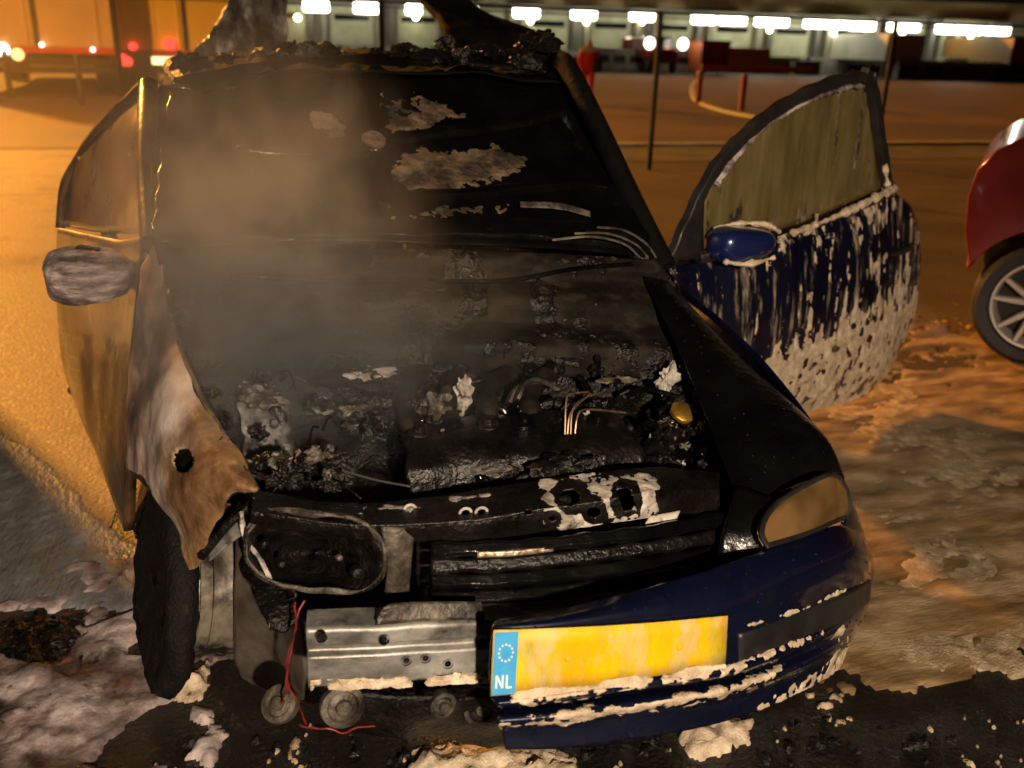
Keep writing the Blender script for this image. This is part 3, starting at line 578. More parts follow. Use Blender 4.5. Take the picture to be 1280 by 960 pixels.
for k in range(4):
    u0 = 505+52*k
    MB().tube(pline([(u0+10, 540, .66), (u0, 505, .72), (u0+8, 478, .82), (u0+26, 470, .90)], 16), [.026+.004*math.sin(q*1.3+k) for q in range(16)], 12).build('intake_pipe', CHARG, eg)
for (u, v, y, s_, m_, rot) in ((578, 490, .74, (.018, .02, .040), PALE, .1), (545, 505, .72, (.034, .03, .03), ASHM, .3), (518, 508, .72, (.022, .02, .028), ASHM, 0), (640, 580, .50, (.07, .02, .010), ASHM, -.15), (400, 580, .62, (.05, .04, .03), CHAR, 0), (655, 515, .70, (.014, .014, .014), PALE, 0), (735, 520, .66, (.01, .01, .014), PALE, 0), (450, 470, .88, (.10, .03, .02), CHARG, 0), (470, 520, .78, (.08, .06, .05), CHAR, 0), (770, 560, .62, (.10, .08, .06), SOOT, 0), (830, 560, .60, (.06, .06, .05), SOOT, .2), (700, 590, .44, (.07, .04, .03), CHAR, 0)):
    lump('engine_remnant', u, v, y, s_, m_, car, .75, 30, int(u), rot=rot)
for k in range(4):
    MB().tube(pline([(632+5*k, 505-2*k, .72), (642+5*k, 488-3*k, .74), (662+4*k, 478-3*k+k*2, .76), (690+3*k, 476+4*k, .78)], 16), .006, 8, jit=.15).build('hose', ASHM if k % 2 else CHARG, car)
for L in ([(706, 545, .56), (708, 500, .60), (716, 492, .62), (736, 490, .64)], [(713, 545, .56), (716, 512, .59), (730, 498, .62), (745, 492, .64)], [(718, 548, .56), (722, 520, .58), (732, 512, .6), (765, 514, .62), (782, 516, .63)], [(709, 546, .56), (712, 520, .58), (722, 506, .6), (738, 492, .63)]):
    MB().tube(pline(L, 18), .0026, 6).build('cable', COPP, car)
MB().tube(pline([(428, 588, .52), (470, 600, .48), (513, 608, .44)], 12), .0026, 6).build('cable', CHROME, car)
random.seed(5)
for k in range(46):
    u = random.uniform(290, 880); v = random.uniform(455, 610); y = .95-(v-455)/155*.5; a = random.uniform(0, 6.28); l = random.uniform(20, 70)
    L = [(u, v, y), (u+l*.4*math.cos(a), v+l*.25*math.sin(a)-8, y-.01), (u+l*math.cos(a), v+l*.4*math.sin(a), y-.02)]
    MB().tube(pline(L, 10), random.choice([.003, .005, .008, .012]), 7, jit=.2).build('hose', random.choice([SOOT, CHAR, SOOTG, SOOTG]), car)
for k in range(110):
    u = random.uniform(270, 900); v = random.uniform(440, 605); y = .95-(v-440)/165*.5; s0 = random.uniform(.005, .02)
    lump('char_lump', u, v, y, (s0*random.uniform(.7, 2), s0, s0*random.uniform(.5, 1.2)), random.choice([CHAR, SOOT, SOOTG, CHAR, CHAR, ASHM] if k < 100 else [ASHM, PALE]), car, 1.0, 30, k)
# ---- right fender, headlight, bumper
FR = [[(800, 338, 1.14), (822, 338, 1.18), (834, 345, 1.22), (836, 372, 1.26)],
      [(822, 380, 1.0), (846, 372, 1.04), (868, 390, 1.06), (872, 420, 1.1)],
      [(850, 440, .82), (890, 430, .84), (930, 451, .83), (945, 490, .87)],
      [(880, 515, .60), (940, 490, .62), (1000, 515, .58), (1015, 560, .62)],
      [(905, 580, .42), (970, 545, .44), (1031, 548, .44), (1050, 600, .46)],
      [(925, 632, .28), (966, 618, .30), (1046, 590, .375), (1056, 612, .42)]]
fr, FRG = patch('fender', FR, SOOTG, car, (50, 36), .005, .004, 5, 61)
tag(fr, 'soot-black fender on the bumper side with the intact headlight')
sidep = np.array([[(.80, 1.24, .86), (.84, .9, .78), (.86, .62, .68), (.87, .46, .58)], [(.86, 1.24, .62), (.88, 1.0, .62), (.88, .62, .60), (.885, .50, .48)], [(.87, 1.24, .35), (.87, 1.16, .45), (.88, .56, .50), (.885, .50, .40)]])
patch('fender_side', sidep, BLUE, car, (14, 24), .005, world=True)
hl = np.array([[at(u, v, y=y) for (u, v, y) in r] for r in [[(968, 627, .235), (1000, 607, .265), (1030, 593, .31), (1045, 596, .36)], [(954, 645, .19), (1000, 625, .235), (1035, 610, .29), (1055, 614, .355)], [(948, 665, .16), (1000, 648, .21), (1038, 632, .275), (1057, 634, .35)], [(955, 681, .145), (1000, 667, .20), (1036, 652, .27), (1052, 645, .345)]]])
patch('fender_corner', [[(1043, 582, .39), (1049, 590, .46), (1053, 600, .58)], [(1053, 606, .385), (1061, 618, .45), (1065, 628, .58)], [(1057, 634, .375), (1070, 646, .44), (1076, 656, .58)], [(1052, 655, .36), (1072, 668, .42), (1082, 680, .58)]], BLUE, car, (16, 12), .005)
CLEAR = bpy.data.materials.new('clear_lens'); CLEAR.use_nodes = True; nt = CLEAR.node_tree; nt.nodes.clear()
_o = nt.nodes.new('ShaderNodeOutputMaterial'); _t = nt.nodes.new('ShaderNodeBsdfTransparent'); _t.inputs[0].default_value = (.97, .84, .62, 1); _g = nt.nodes.new('ShaderNodeBsdfGlossy'); _g.inputs['Roughness'].default_value = .06
_d = nt.nodes.new('ShaderNodeBsdfDiffuse'); _d.inputs[0].default_value = (.20, .115, .042, 1); _n = nt.nodes.new('ShaderNodeTexNoise'); _n.inputs['Scale'].default_value = 7; _q = nt.nodes.new('ShaderNodeMapRange'); _q.inputs[1].default_value = .3; _q.inputs[2].default_value = .7; _q.inputs[3].default_value = .15; _q.inputs[4].default_value = .8
_tc = nt.nodes.new('ShaderNodeTexCoord'); nt.links.new(_tc.outputs['Object'], _n.inputs[0]); nt.links.new(_n.outputs[0], _q.inputs[0]); _k = nt.nodes.new('ShaderNodeMixShader'); nt.links.new(_q.outputs[0], _k.inputs[0]); nt.links.new(_t.outputs[0], _k.inputs[1]); nt.links.new(_d.outputs[0], _k.inputs[2]); _t = _k
_w = nt.nodes.new('ShaderNodeFresnel'); _w.inputs[0].default_value = 1.7; _m = nt.nodes.new('ShaderNodeMixShader'); nt.links.new(_w.outputs[0], _m.inputs[0]); nt.links.new(_t.outputs[0], _m.inputs[1]); nt.links.new(_g.outputs[0], _m.inputs[2]); nt.links.new(_m.outputs[0], _o.inputs[0])
hlo, HLG = patch('headlight', (hl+np.array([0, -.012, .004]))[:, ::-1], CLEAR, car, (16, 24), 0, world=True)
_c = hl.mean((0, 1))
RB = np.array([[(hl_*k+_c*(1-k))+np.array([.01, .035, -.006])*(1-k**2) for hl_ in np.concatenate([cr1(hl[0], 9), cr1(hl[1:, -1], 5)[1:], cr1(hl[-1, ::-1], 9)[1:], cr1(hl[::-1, 0], 7)[1:]])] for k in (1.02, .92, .7, .45, .2, .02)])
MB().grid(RB).build('reflector', LENS, hlo, solid=.003)
MB().tube(np.concatenate([HLG[0], HLG[1:, -1], HLG[-1, ::-1][1:], HLG[::-1, 0][1:]]), .006, 6).build('headlight_rim', BPLAS, hlo)
patch('headlight_side', [[(918, 608, .30), (966, 624, .26)], [(905, 660, .22), (956, 652, .20)], [(900, 710, .17), (952, 690, .16)]], SOOTG, car, (12, 8), .01, .01, 12, 6)
cols = [0, .02, .0, .005, .08, .20, .33, .5]
BR = [[(619, 776, .06), (700, 763, .05), (800, 738, .05), (900, 708, .08), (965, 684, .15), (1042, 658, .29), (1066, 662, .36), (1080, 672, .52)],
      [(616, 781, .02), (700, 772, .01), (800, 755, .015), (905, 735, .04), (985, 708, .11), (1056, 682, .24), (1080, 686, .34), (1087, 686, .52)],
      [(614, 790, .005), (700, 785, -.005), (800, 772, .0), (908, 764, .02), (985, 738, .09), (1060, 708, .22), (1085, 706, .33), (1091, 702, .52)],
      [(612, 830, .01), (700, 825, .0), (800, 806, .005), (908, 800, .022), (988, 770, .09), (1060, 738, .22), (1085, 726, .33), (1092, 712, .52)],
      [(613, 868, .012), (700, 858, .0), (800, 843, .005), (908, 828, .022), (990, 796, .09), (1060, 762, .22), (1083, 748, .33), (1090, 730, .52)],
      [(622, 880, -.01), (700, 872, -.02), (800, 858, -.015), (908, 842, .005), (990, 812, .075), (1060, 782, .21), (1080, 768, .32), (1088, 745, .52)],
      [(628, 886, .03), (700, 880, .02), (800, 866, .02), (908, 850, .04), (990, 820, .105), (1055, 792, .23), (1074, 778, .33), (1082, 755, .52)],
      [(622, 902, -.005), (700, 894, -.015), (800, 880, -.01), (908, 862, .01), (990, 834, .08), (1050, 808, .21), (1066, 796, .32), (1075, 770, .52)],
      [(628, 914, .03), (700, 908, .02), (800, 893, .02), (908, 876, .04), (985, 848, .10), (1042, 822, .22), (1058, 808, .33), (1066, 782, .52)],
      [(632, 936, .03), (700, 934, .02), (800, 922, .02), (902, 902, .04), (982, 872, .10), (1036, 844, .22), (1052, 826, .33), (1060, 800, .52)]]
bumper, BG = patch('bumper', BR, BLUE, car, (70, 110), .005, .0015, 6, 3)
tag(bumper, 'torn navy blue bumper half with foam on its ledges')
BD = crgrid(px(BR), 200, 420); BDN = face_cam(gnormals(BD), BD); BU = proj(BD)
def uvband(U, L, hw):   # distance to polyline in px
    d = np.full(U.shape[:2], 1e9)
    for (x1, y1), (x2, y2) in zip(L[:-1], L[1:]):
        t = np.clip(((U[..., 0]-x1)*(x2-x1)+(U[..., 1]-y1)*(y2-y1))/((x2-x1)**2+(y2-y1)**2), 0, 1)
        d = np.minimum(d, np.hypot(U[..., 0]-x1-t*(x2-x1), U[..., 1]-y1-t*(y2-y1)))
    return 1-d/hw
mf = np.maximum.reduce([uvband(BU, [(640, 877), (700, 870), (800, 854), (905, 836), (990, 806), (1030, 790)], 7), uvband(BU, [(628, 907), (700, 898), (800, 883), (905, 864), (975, 838)], 8),
                        uvband(BU, [(955, 885), (1000, 862), (1040, 838), (1052, 800)], 12), uvband(BU, [(1045, 812), (1052, 790)], 9), uvband(BU, [(936, 782), (970, 770), (1000, 762), (1075, 728)], 3.6),
                        uvband(BU, [(612, 790), (609, 830), (615, 866)], 5), uvband(BU, [(622, 774), (650, 768), (690, 764), (720, 752)], 6)])
mf = mf+fbm(BD, 22, 5, 91, .6)*1.9-.22
layer('foam_ledge', BD, BDN, mf*.7, .006, FOAM, bumper, .9, 60)
mlow = np.minimum(inpoly(BU, [(925, 800), (1080, 735), (1086, 765), (1060, 790), (940, 835)])/20, 1.)
# black lower trim strip
tr = crgrid(px([[(922, 792, .028), (985, 770, .085), (1060, 738, .212), (1086, 724, .325)], [(922, 832, .03), (988, 806, .088), (1060, 770, .214), (1084, 752, .325)]]), 8, 30)
MB().grid(tr).build('trim_strip', BPLAS, bumper, solid=.012)
# licence plate
PQ = [at(616, 786, y=-.010), at(908, 768, y=.006), at(905, 828, y=.006), at(612, 868, y=-.004)]
def plp(s_, t_, off=0.):
    a = np.array(PQ); p = (a[0]*(1-s_)+a[1]*s_)*(1-t_)+(a[3]*(1-s_)+a[2]*s_)*t_
    n = np.cross(a[1]-a[0], a[3]-a[0]); n /= np.linalg.norm(n); n = n if n[1] < 0 else -n
    return p+n*(off+.012*math.sin(math.pi*s_)*.6)
def plgrid(s0, s1, t0, t1, off, nc=16, nr=5): return np.array([[plp(s0+(s1-s0)*j/(nc-1), t0+(t1-t0)*i/(nr-1), off) for j in range(nc)] for i in range(nr)])
plate = MB().grid(plgrid(0, 1, 0, 1, .004)).build('licence_plate', YEL, bumper, solid=.003)
plate['label'] = 'yellow licence plate with blue country strip'
# blue strip carries NL and a ring of stars (flat print)
strip = MB(); strip.grid(plgrid(.004, .095, .02, .98, .0065, 4, 5), 0)
def quadpl(pts): strip.add([plp(a, b, .0078) for a, b in pts], [tuple(range(len(pts)))], 1)
def stroke(a, b, wd):
    dx, dy = b[0]-a[0], (b[1]-a[1])/4.7; l = math.hypot(dx, dy); nx, ny = -dy/l*wd, dx/l*wd*4.7
    quadpl([(a[0]+nx, a[1]+ny), (b[0]+nx, b[1]+ny), (b[0]-nx, b[1]-ny), (a[0]-nx, a[1]-ny)])
for a, b in (((.018, .87), (.018, .67)), ((.018, .67), (.042, .87)), ((.042, .87), (.042, .67)), ((.058, .67), (.058, .87)), ((.056, .87), (.078, .87))): stroke(a, b, .0036)
for k in range(12):
    q = k*math.pi/6; c = (.049+.027*math.cos(q), .33+.027*4.7*math.sin(q))
    quadpl([(c[0]+.0055*(1 if j % 2 else .45)*math.cos(j*math.pi/5), c[1]+.0055*4.7*(1 if j % 2 else .45)*math.sin(j*math.pi/5)) for j in range(10)])
strip.build('country_strip', [PBLUE, WHITE], bumper, smooth=False)
for q in (.3, .78): MB().lathe([(0, .003), (.006, .002), (.007, 0)], plp(q, .5, .006), (0, -1, .3), 12).build('plate_bolt', mk('yellow_cap', [(.3, (.5, .28, 0)), (.7, (.6, .36, 0))], 5) if q < .5 else bpy.data.materials['yellow_cap'], bumper)
# foam along the plate rim
Gp = np.array([[plp(s_, 1+.10*q, .006+.004*q) for s_ in np.linspace(.0, 1, 200)] for q in np.linspace(-.6, 1.3, 16)])
layer('foam_ledge', Gp, face_cam(gnormals(Gp), Gp), (1-np.abs(np.linspace(-1, 1, 16))[:, None])*.9+fbm(Gp, 30, 4, 5)*1.6-.45, .004, FOAM, bumper, .5, 90)
random.seed(11); dr = MB()
for k in range(150):
    i, j = random.randrange(5, BG.shape[0]-8), random.randrange(4, BG.shape[1]-14); p = BG[i, j]; r = random.uniform(.0012, .0032)
    dr.lathe([(0, r), (r*.8, r*.55), (r, 0), (r*.6, -r*.7)], p+np.array([0, -.003, .001]), (0, -1, .3), 7)
dr.build('water_drops', GLASSD, bumper)['kind'] = 'stuff'; dr = MB()
for k in range(120):
    i, j = random.randrange(4, FRG.shape[0]-4), random.randrange(3, FRG.shape[1]-4); p = FRG[i, j]; r = random.uniform(.0012, .003)
    dr.lathe([(0, r), (r*.8, r*.55), (r, 0), (r*.6, -r*.7)], p+np.array([0, -.001, .003]), (0, -.3, 1), 7)
dr.build('water_drops', GLASSD, fr)['kind'] = 'stuff'
# ---- right door, wide open
DH = np.array([.79, 1.35, .9]); DN = np.array([.417, -.909, 0.])
def dp(u, v, off=0.): return onplane(u, v, DH, DN, off)
DR = np.array([[dp(*q) for q in r] for r in [
    [(836, 334, 0), (880, 326, 0), (980, 293, .0), (1060, 263, .0), (1113, 238, 0)],
    [(838, 346, .02), (886, 340, .02), (985, 312, .03), (1065, 282, .03), (1138, 258, .0)],
    [(846, 372, .03), (905, 385, .05), (995, 360, .06), (1075, 330, .06), (1149, 298, .0)],
    [(860, 400, .04), (925, 425, .06), (1003, 413, .07), (1080, 385, .07), (1149, 345, 0)],
    [(880, 440, .03), (940, 472, .06), (1008, 465, .07), (1080, 440, .07), (1139, 402, 0)],
    [(900, 480, 0), (955, 515, .02), (1013, 508, .03), (1075, 490, .03), (1118, 462, -.02)]]])
DOORP = mk('foam_filmed_navy', [(.3, (.0025, .0035, .013)), (.7, (.004, .006, .022))], 5, (.25, .5), .2, .1, 60, coat=.5, dist=.002, stretch=(1, 1, .16), over=[((.46, .37, .26), 26, .53, .66), ((.003, .0035, .008), 15, .52, .62)])
door, DG = patch('door', DR, DOORP, car, (50, 70), .006, world=True); tag(door, 'wide open navy door streaked with foam')
DG2 = DG - DN*.09   # inner panel behind the skin
MB().grid(DG2).build('door_card', SOOT, door, solid=.01)
edge = [np.array([DG[i, -1], DG2[i, -1]]) for i in range(DG.shape[0])]; MB().grid(np.array(edge)).build('door_edge', BLUE, door, solid=.004)
edge = [np.array([DG[-1, j], DG2[-1, j]]) for j in range(DG.shape[1])]; MB().grid(np.array(edge)).build('door_edge', BLUE, door, solid=.004)
out = [(828, 326), (850, 275), (880, 215), (915, 172), (960, 135), (1010, 108), (1055, 93), (1080, 92), (1092, 110), (1100, 160), (1112, 236)]
fo_ = [dp(u, v, .0) for u, v in out]
ribbon([dp(u+6, v+5, .0) for u, v in out[:8]], .050, .022, DN, BPLAS, 'window_frame', door, 40)
ribbon([dp(u-4, v, .0) for u, v in out[7:]], .055, .024, DN, BPLAS, 'window_frame', door, 20)
GL = np.array([[dp(u, v, -.012) for u, v in r] for r in [[(1072, 104), (1080, 104), (1090, 112)], [(985, 126), (1040, 118), (1092, 125)], [(925, 170), (1010, 160), (1096, 160)], [(890, 225), (990, 210), (1100, 200)], [(872, 300), (985, 285), (1106, 236)]]])
glass, GG = patch('window_glass', GL, GLASSF, door, (30, 30), .004, world=True); glass['label'] = 'door window fouled by brown foam film'
patch('mirror_triangle', np.array([[dp(836, 326, .006), dp(878, 322, .006)], [dp(852, 288, .006), dp(876, 290, .006)], [dp(872, 238, .006), dp(878, 240, .006)]]), BPLAS, door, (6, 6), .01, world=True)
def lumpy(pts, r, mat, name, parent, n=80, s=0, jit=.6):
    A = cr1(np.array(pts), n); rr = np.maximum(r*(1+jit*1.6*fbm(A, 40, 3, s)), r*.12); return tag(MB().tube(A, list(rr), 7, jit=.15).build(name, mat, parent), kind='stuff')
lumpy([dp(u+d, v+e, .012) for u, v, d, e in [(888, 222, 4, 6), (922, 176, 5, 7), (962, 143, 4, 6), (1012, 118, 2, 5), (1055, 103, 0, 6), (1080, 104, -4, 4)]], .010, FOAMP, 'foam_bead', door, 120, 4)
lumpy([dp(u, v, .022) for u, v in [(985, 290), (1020, 277), (1060, 260), (1112, 234)]], .013, FOAM, 'foam_bead', door, 110, 5, .7)
lumpy([dp(u, v, .02) for u, v in [(1000, 292), (1013, 280), (1015, 266)]], .008, FOAM, 'foam_bead', door, 20, 6)
lumpy([dp(u, v, .02) for u, v in [(1104, 232), (1100, 205)]], .010, FOAM, 'foam_bead', door, 20, 9, .9)
ribbon([dp(u, v, .008) for u, v in [(980, 296), (1040, 274), (1112, 243)]], .018, .010, DN, BPLAS, 'belt_trim', door, 16)
GD = crgrid(GL, 120, 120); GU = proj(GD); A = GD*np.array([1, 1, .16])
layer('foam_smear', GD, face_cam(gnormals(GD), GD), fbm(A, 26, 5, 15, .6)*2.0-.62+sstep(240, 300, GU[..., 1]+(GU[..., 0]-880)*.25)*.25+sstep(930, 880, GU[..., 0])*.3, .004, ASH, door, .5, 60)
DD = crgrid(DR, 300, 340); DDN = face_cam(gnormals(DD), DD); DU = proj(DD)
A = DD*np.array([1.0, 1.0, .13]); sk = fbm(A, 36, 5, 101, .68); sk2 = fbm(DD, 7, 4, 111)
u_, v_ = DU[..., 0], DU[..., 1]; low = v_-(440-(u_-1000)*.45)     # below the crease the foam closes up
cover = -.46+sstep(900, 1010, u_)*.44+sstep(-45, 30, low)*1.15+sstep(1000, 1090, u_)*sstep(330, 280, v_)*.15
md = cover+sk*1.5*(1-.62*sstep(-30, 40, low))+sk2*.45-.45*sstep(1085, 1120, u_)*sstep(20, 60, low)*sstep(-.2, .3, sk)
hnd = np.abs((u_-1122)/26)+np.abs((v_-(307-(u_-1122)*.30))/9.); md = np.where(hnd < 1, -1, md)
layer('foam_coat', DD, DDN, md, .006, FOAM, door, .9, 26)
MB().tube([dp(1098, 315, .050), dp(1106, 312, .066), dp(1122, 307, .060), dp(1132, 303, .036)], [.009, .013, .013, .009], 10).build('door_handle', BPLAS, door)
MC = dp(926, 304, .0)
def mirror(name, c, s_, mat, parent, power=3.2, yaw=0., n=(18, 32)):
    G = []
    for i in range(n[0]):
        ph = -math.pi/2+math.pi*i/(n[0]-1); row = []
        for j in range(n[1]+1):
            t = 2*math.pi*j/n[1]; f_ = lambda q: math.copysign(abs(q)**(2/power), q)
            p = Vector((f_(math.cos(ph))*f_(math.cos(t))*s_[0], f_(math.cos(ph))*f_(math.sin(t))*s_[1], f_(math.sin(ph))*s_[2]))
            p.z *= 1-.22*(p.x/s_[0]); row.append(np.array(Matrix.Rotation(yaw, 3, 'Z') @ p)+c)
        G.append(row)
    return MB().grid(np.array(G)).build(name, mat, parent), np.array(G)
mo, _ = mirror('mirror', at(926, 304, y=1.40), (.125, .075, .056), BLUEM, door, 3.0, .25)
lumpy([at(u, v, y=1.33) for u, v in [(905, 327), (935, 330), (968, 322)]], .008, FOAM, 'foam_bead', mo, 40, 8, .8)
lumpy([at(u, v, y=1.42) for u, v in [(892, 285), (925, 279), (958, 281), (975, 290)]], .006, FOAM, 'foam_bead', mo, 40, 12, .9)
MB().tube([at(872, 322, y=1.42), at(890, 318, y=1.42)], .025, 10).build('mirror_foot', BPLAS, mo)
# ---- left door, ajar
DL = [[(186, 296, 1.30), (150, 300, 1.62), (110, 292, 2.0), (76, 285, 2.38)],
      [(180, 360, 1.28), (144, 372, 1.60), (108, 362, 2.0), (75, 345, 2.38)],
      [(172, 440, 1.26), (140, 440, 1.58), (106, 425, 2.0), (77, 400, 2.38)],
      [(166, 540, 1.24), (138, 520, 1.58), (107, 480, 2.0), (82, 450, 2.38)],
      [(162, 664, 1.24), (135, 590, 1.58), (110, 530, 2.0), (92, 488, 2.38)]]
dl, DLG = patch('door', DL, BURNP, car, (40, 50), .03, .003, 4, 71); tag(dl, 'scorched door standing ajar on the smoke side')
patch('door_sill_edge', [[(78, 400, 2.40), (86, 450, 2.40), (96, 490, 2.4)], [(84, 400, 2.33), (96, 455, 2.32), (103, 492, 2.3)]], GLASSD, dl, (8, 8), .01)
MB().lathe([(0, .02), (.02, .015), (.026, 0), (.02, -.015), (0, -.02)], at(93, 487, y=2.36), (0, 0, 1), 12).build('door_foot', ASHM, dl)
wf = [(188, 296, 1.31), (189, 230, 1.42), (187, 160, 1.60), (183, 108, 1.86), (160, 125, 2.0), (125, 160, 2.2), (98, 198, 2.38), (80, 235, 2.42), (75, 285, 2.40)]
MB().tube(pline(wf, 50), .017, 8, jit=.05).build('window_frame', BURNP, dl)
patch('window_glass', [[(187, 120, 1.85), (180, 112, 1.92), (170, 120, 2.0)], [(188, 170, 1.62), (150, 165, 1.95), (125, 165, 2.2)], [(189, 230, 1.45), (140, 225, 1.92), (90, 220, 2.38)], [(187, 292, 1.33), (140, 292, 1.8), (80, 284, 2.37)]], GLASSL, dl, (20, 20), .004, .004, 5)
GLD = crgrid(px([[(98, 195, 2.36), (118, 195, 2.22)], [(110, 240, 2.26), (130, 238, 2.12)], [(124, 290, 2.1), (146, 290, 1.95)], [(135, 335, 1.95), (165, 330, 1.76)]]), 90, 40)
layer('reflection_streak', GLD, face_cam(gnormals(GLD), GLD), (1-np.abs(np.linspace(-1, 1, 40))[None])*.9+fbm(GLD, 22, 4, 3)*.9-.15, .012, mk('gold_reflection', [(.3, (.30, .20, .07)), (.7, (.62, .46, .2))], 20, (.4, .7), 0, .6, 90), dl, .5, 50)  # gold band painted in place of the ground's reflection in the glass
ml, MLG = mirror('mirror', at(113, 344, y=1.34), (.105, .08, .068), BPLAS, dl, 2.8, -.25)
MLD = crgrid(MLG[1:-1], 70, 120); n_ = gnormals(MLD); cc = MLD.mean((0, 1)); n_ *= np.sign(((MLD-cc)*n_).sum(-1).mean())
layer('foam_coat', MLD, n_, fbm(MLD*np.array([1, 1, 2]), 20, 4, 7)*.8+.75, .010, mk('streaky_foam', [(.36, (.05, .035, .03)), (.5, (.22, .165, .15)), (.66, (.52, .43, .41))], 16, (.4, .75), 0, .7, 110, stretch=(.6, 1, 2.2), dist=.006), ml, .9, 40)
# ---- rest of the shell: sills, quarters, rear, wheels, seats
def side(sx):
    X = lambda v_: sx*v_
    q = np.array([[(X(.70), 2.55, .98), (X(.72), 3.1, 1.0), (X(.70), 3.7, 1.0), (X(.55), 4.05, .98)], [(X(.84), 2.55, .9), (X(.85), 3.1, .92), (X(.84), 3.7, .92), (X(.66), 4.1, .9)], [(X(.87), 2.55, .6), (X(.88), 3.1, .64), (X(.87), 3.75, .62), (X(.68), 4.15, .6)], [(X(.86), 2.55, .22), (X(.86), 2.9, .3), (X(.86), 3.8, .3), (X(.68), 4.12, .28)]])
    def arch(c, i, j): return math.hypot(c[1]-3.38, c[2]-.30) < .345
    patch('quarter_panel', q, SOOT, car, (40, 60), .005, .004, 5, 2, arch, world=True)
    patch('sill', np.array([[(X(.82), 1.15, .34), (X(.82), 1.9, .34), (X(.82), 2.6, .34)], [(X(.86), 1.15, .26), (X(.86), 1.9, .26), (X(.86), 2.6, .26)], [(X(.80), 1.15, .17), (X(.80), 1.9, .17), (X(.80), 2.6, .17)]]), SOOT, car, (8, 16), .006, .003, world=True)
    MB().tube(cr1(np.array([(X(.80), 2.58, .95), (X(.74), 2.58, 1.2), (X(.66), 2.56, 1.44)]), 10), .04, 8).build('pillar', SOOT, car)
    MB().tube(cr1(np.array([(X(.74), 3.75, .98), (X(.70), 3.6, 1.2), (X(.62), 3.34, 1.38)]), 10), .065, 8).build('pillar', SOOT, car)
    MB().tube(cr1(np.array([(X(.64), 1.80, 1.41), (X(.69), 2.4, 1.45), (X(.63), 3.36, 1.38)]), 16), .03, 8).build('roof_rail', SOOT, car)
    patch('quarter_glass', np.array([[(X(.80), 2.62, .99), (X(.78), 3.6, 1.0)], [(X(.70), 2.62, 1.38), (X(.66), 3.3, 1.34)]]), GLASSD, car, (6, 6), .004, world=True)
for sx in (-1, 1): side(sx)
patch('rear_panel', np.array([[(-.58, 4.02, .98), (0, 4.1, .98), (.58, 4.02, .98)], [(-.68, 4.12, .6), (0, 4.18, .6), (.68, 4.12, .6)], [(-.66, 4.1, .26), (0, 4.15, .26), (.66, 4.1, .26)]]), SOOT, car, (10, 16), .006, .003, world=True)
MB().box((0, 2.5, .20), (1.5, 2.9, .03)).build('floor_pan', SOOT, car, bev=.01)
for c, ax in (((.76, .82, .29), (1, 0, 0)), ((.76, 3.38, .29), (1, 0, 0)), ((-.76, 3.38, .29), (-1, 0, 0))):
    wq = MB().lathe([(0, .05), (.05, .06), (.10, .03), (.16, .04), (.19, .07), (.20, .075), (.19, -.08), (.15, -.06), (0, -.05)], c, ax, 28).build('wheel', RIMB, car)
    MB().lathe([(.20, .075), (.235, .095), (.275, .09), (.295, .05), (.295, -.05), (.275, -.09), (.235, -.095), (.20, -.08)], c, ax, 32).build('tyre', RUBBER, wq)
for sx in (-.36, .36):
    st = MB().box((sx, 2.15, .45), (.46, .48, .14)).build('seat', CHAR, car, bev=.05, bseg=3)
    MB().box((sx, 2.42, .80), (.44, .12, .62), Matrix.Rotation(R_(-16), 3, 'X')).build('seat_back', CHAR, st, bev=.05, bseg=3)
patch('dashboard', np.array([[(-.64, 1.22, .95), (0, 1.22, .97), (.66, 1.22, .95)], [(-.66, 1.45, .92), (0, 1.48, .93), (.68, 1.45, .92)], [(-.66, 1.5, .6), (0, 1.52, .6), (.68, 1.5, .6)]]), CHAR, car, (14, 24), .01, .02, 8, world=True)
MB().tube([(.36+.18*math.cos(q), 1.62+.06*math.sin(q), .92+.17*math.sin(q)) for q in np.linspace(0, 6.283, 30)], .012, 8).build('steering_wheel', CHAR, car)
#BACKGROUND
# ================================================================== SURROUNDINGS
PAVK = mk('grey_brown_paving', [(.3, (.05, .042, .034)), (.7, (.10, .085, .068))], 2, (.6, .9), 0, .4, 80, dist=.004)  # mottled grey-brown paving tone
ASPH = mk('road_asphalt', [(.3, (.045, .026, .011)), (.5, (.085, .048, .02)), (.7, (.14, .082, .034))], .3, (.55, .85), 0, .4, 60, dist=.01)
VERGE = mk('dark_verge', [(.3, (.015, .016, .008)), (.7, (.05, .045, .025))], 6, (.8, 1), 0, 1, 40, dist=.05)
CONC = mk('pale_concrete', [(.3, (.25, .24, .20)), (.7, (.42, .40, .35))], 2, (.7, .9), 0, .2, 30, dist=.01)
GALV = mk('galvanised_steel', [(.3, (.10, .095, .085)), (.7, (.2, .19, .17))], 12, (.4, .6), .5, .1, 60, dist=.002)
RUST = mk('red_painted_steel', [(.3, (.16, .035, .02)), (.7, (.30, .06, .03))], 6, (.45, .7), .1, .2, 40, dist=.004)
ORANGE = mk('orange_tarpaulin', [(.3, (.85, .55, .04)), (.7, (.95, .68, .06))], .8, (.45, .65), 0, .25, 3, dist=.05)
BROWNT = mk('brown_tarpaulin', [(.3, (.45, .30, .16)), (.7, (.6, .42, .24))], .8, (.5, .7), 0, .25, 3, dist=.05)
DARKM = mk('dark_chassis', [(.3, (.012, .011, .01)), (.7, (.03, .027, .024))], 6, (.4, .7), .2, .2, 20, dist=.01)
REDP = mk('dark_red_paint', [(.3, (.20, .010, .006)), (.7, (.26, .014, .008))], 4, (.18, .26), .3, .02, 200, coat=1, dist=.001)
TUBE = emit('fluorescent_tube', (1, .96, .76), 6); SPOTL = emit('spot_lamp', (1, .93, .6), 9)
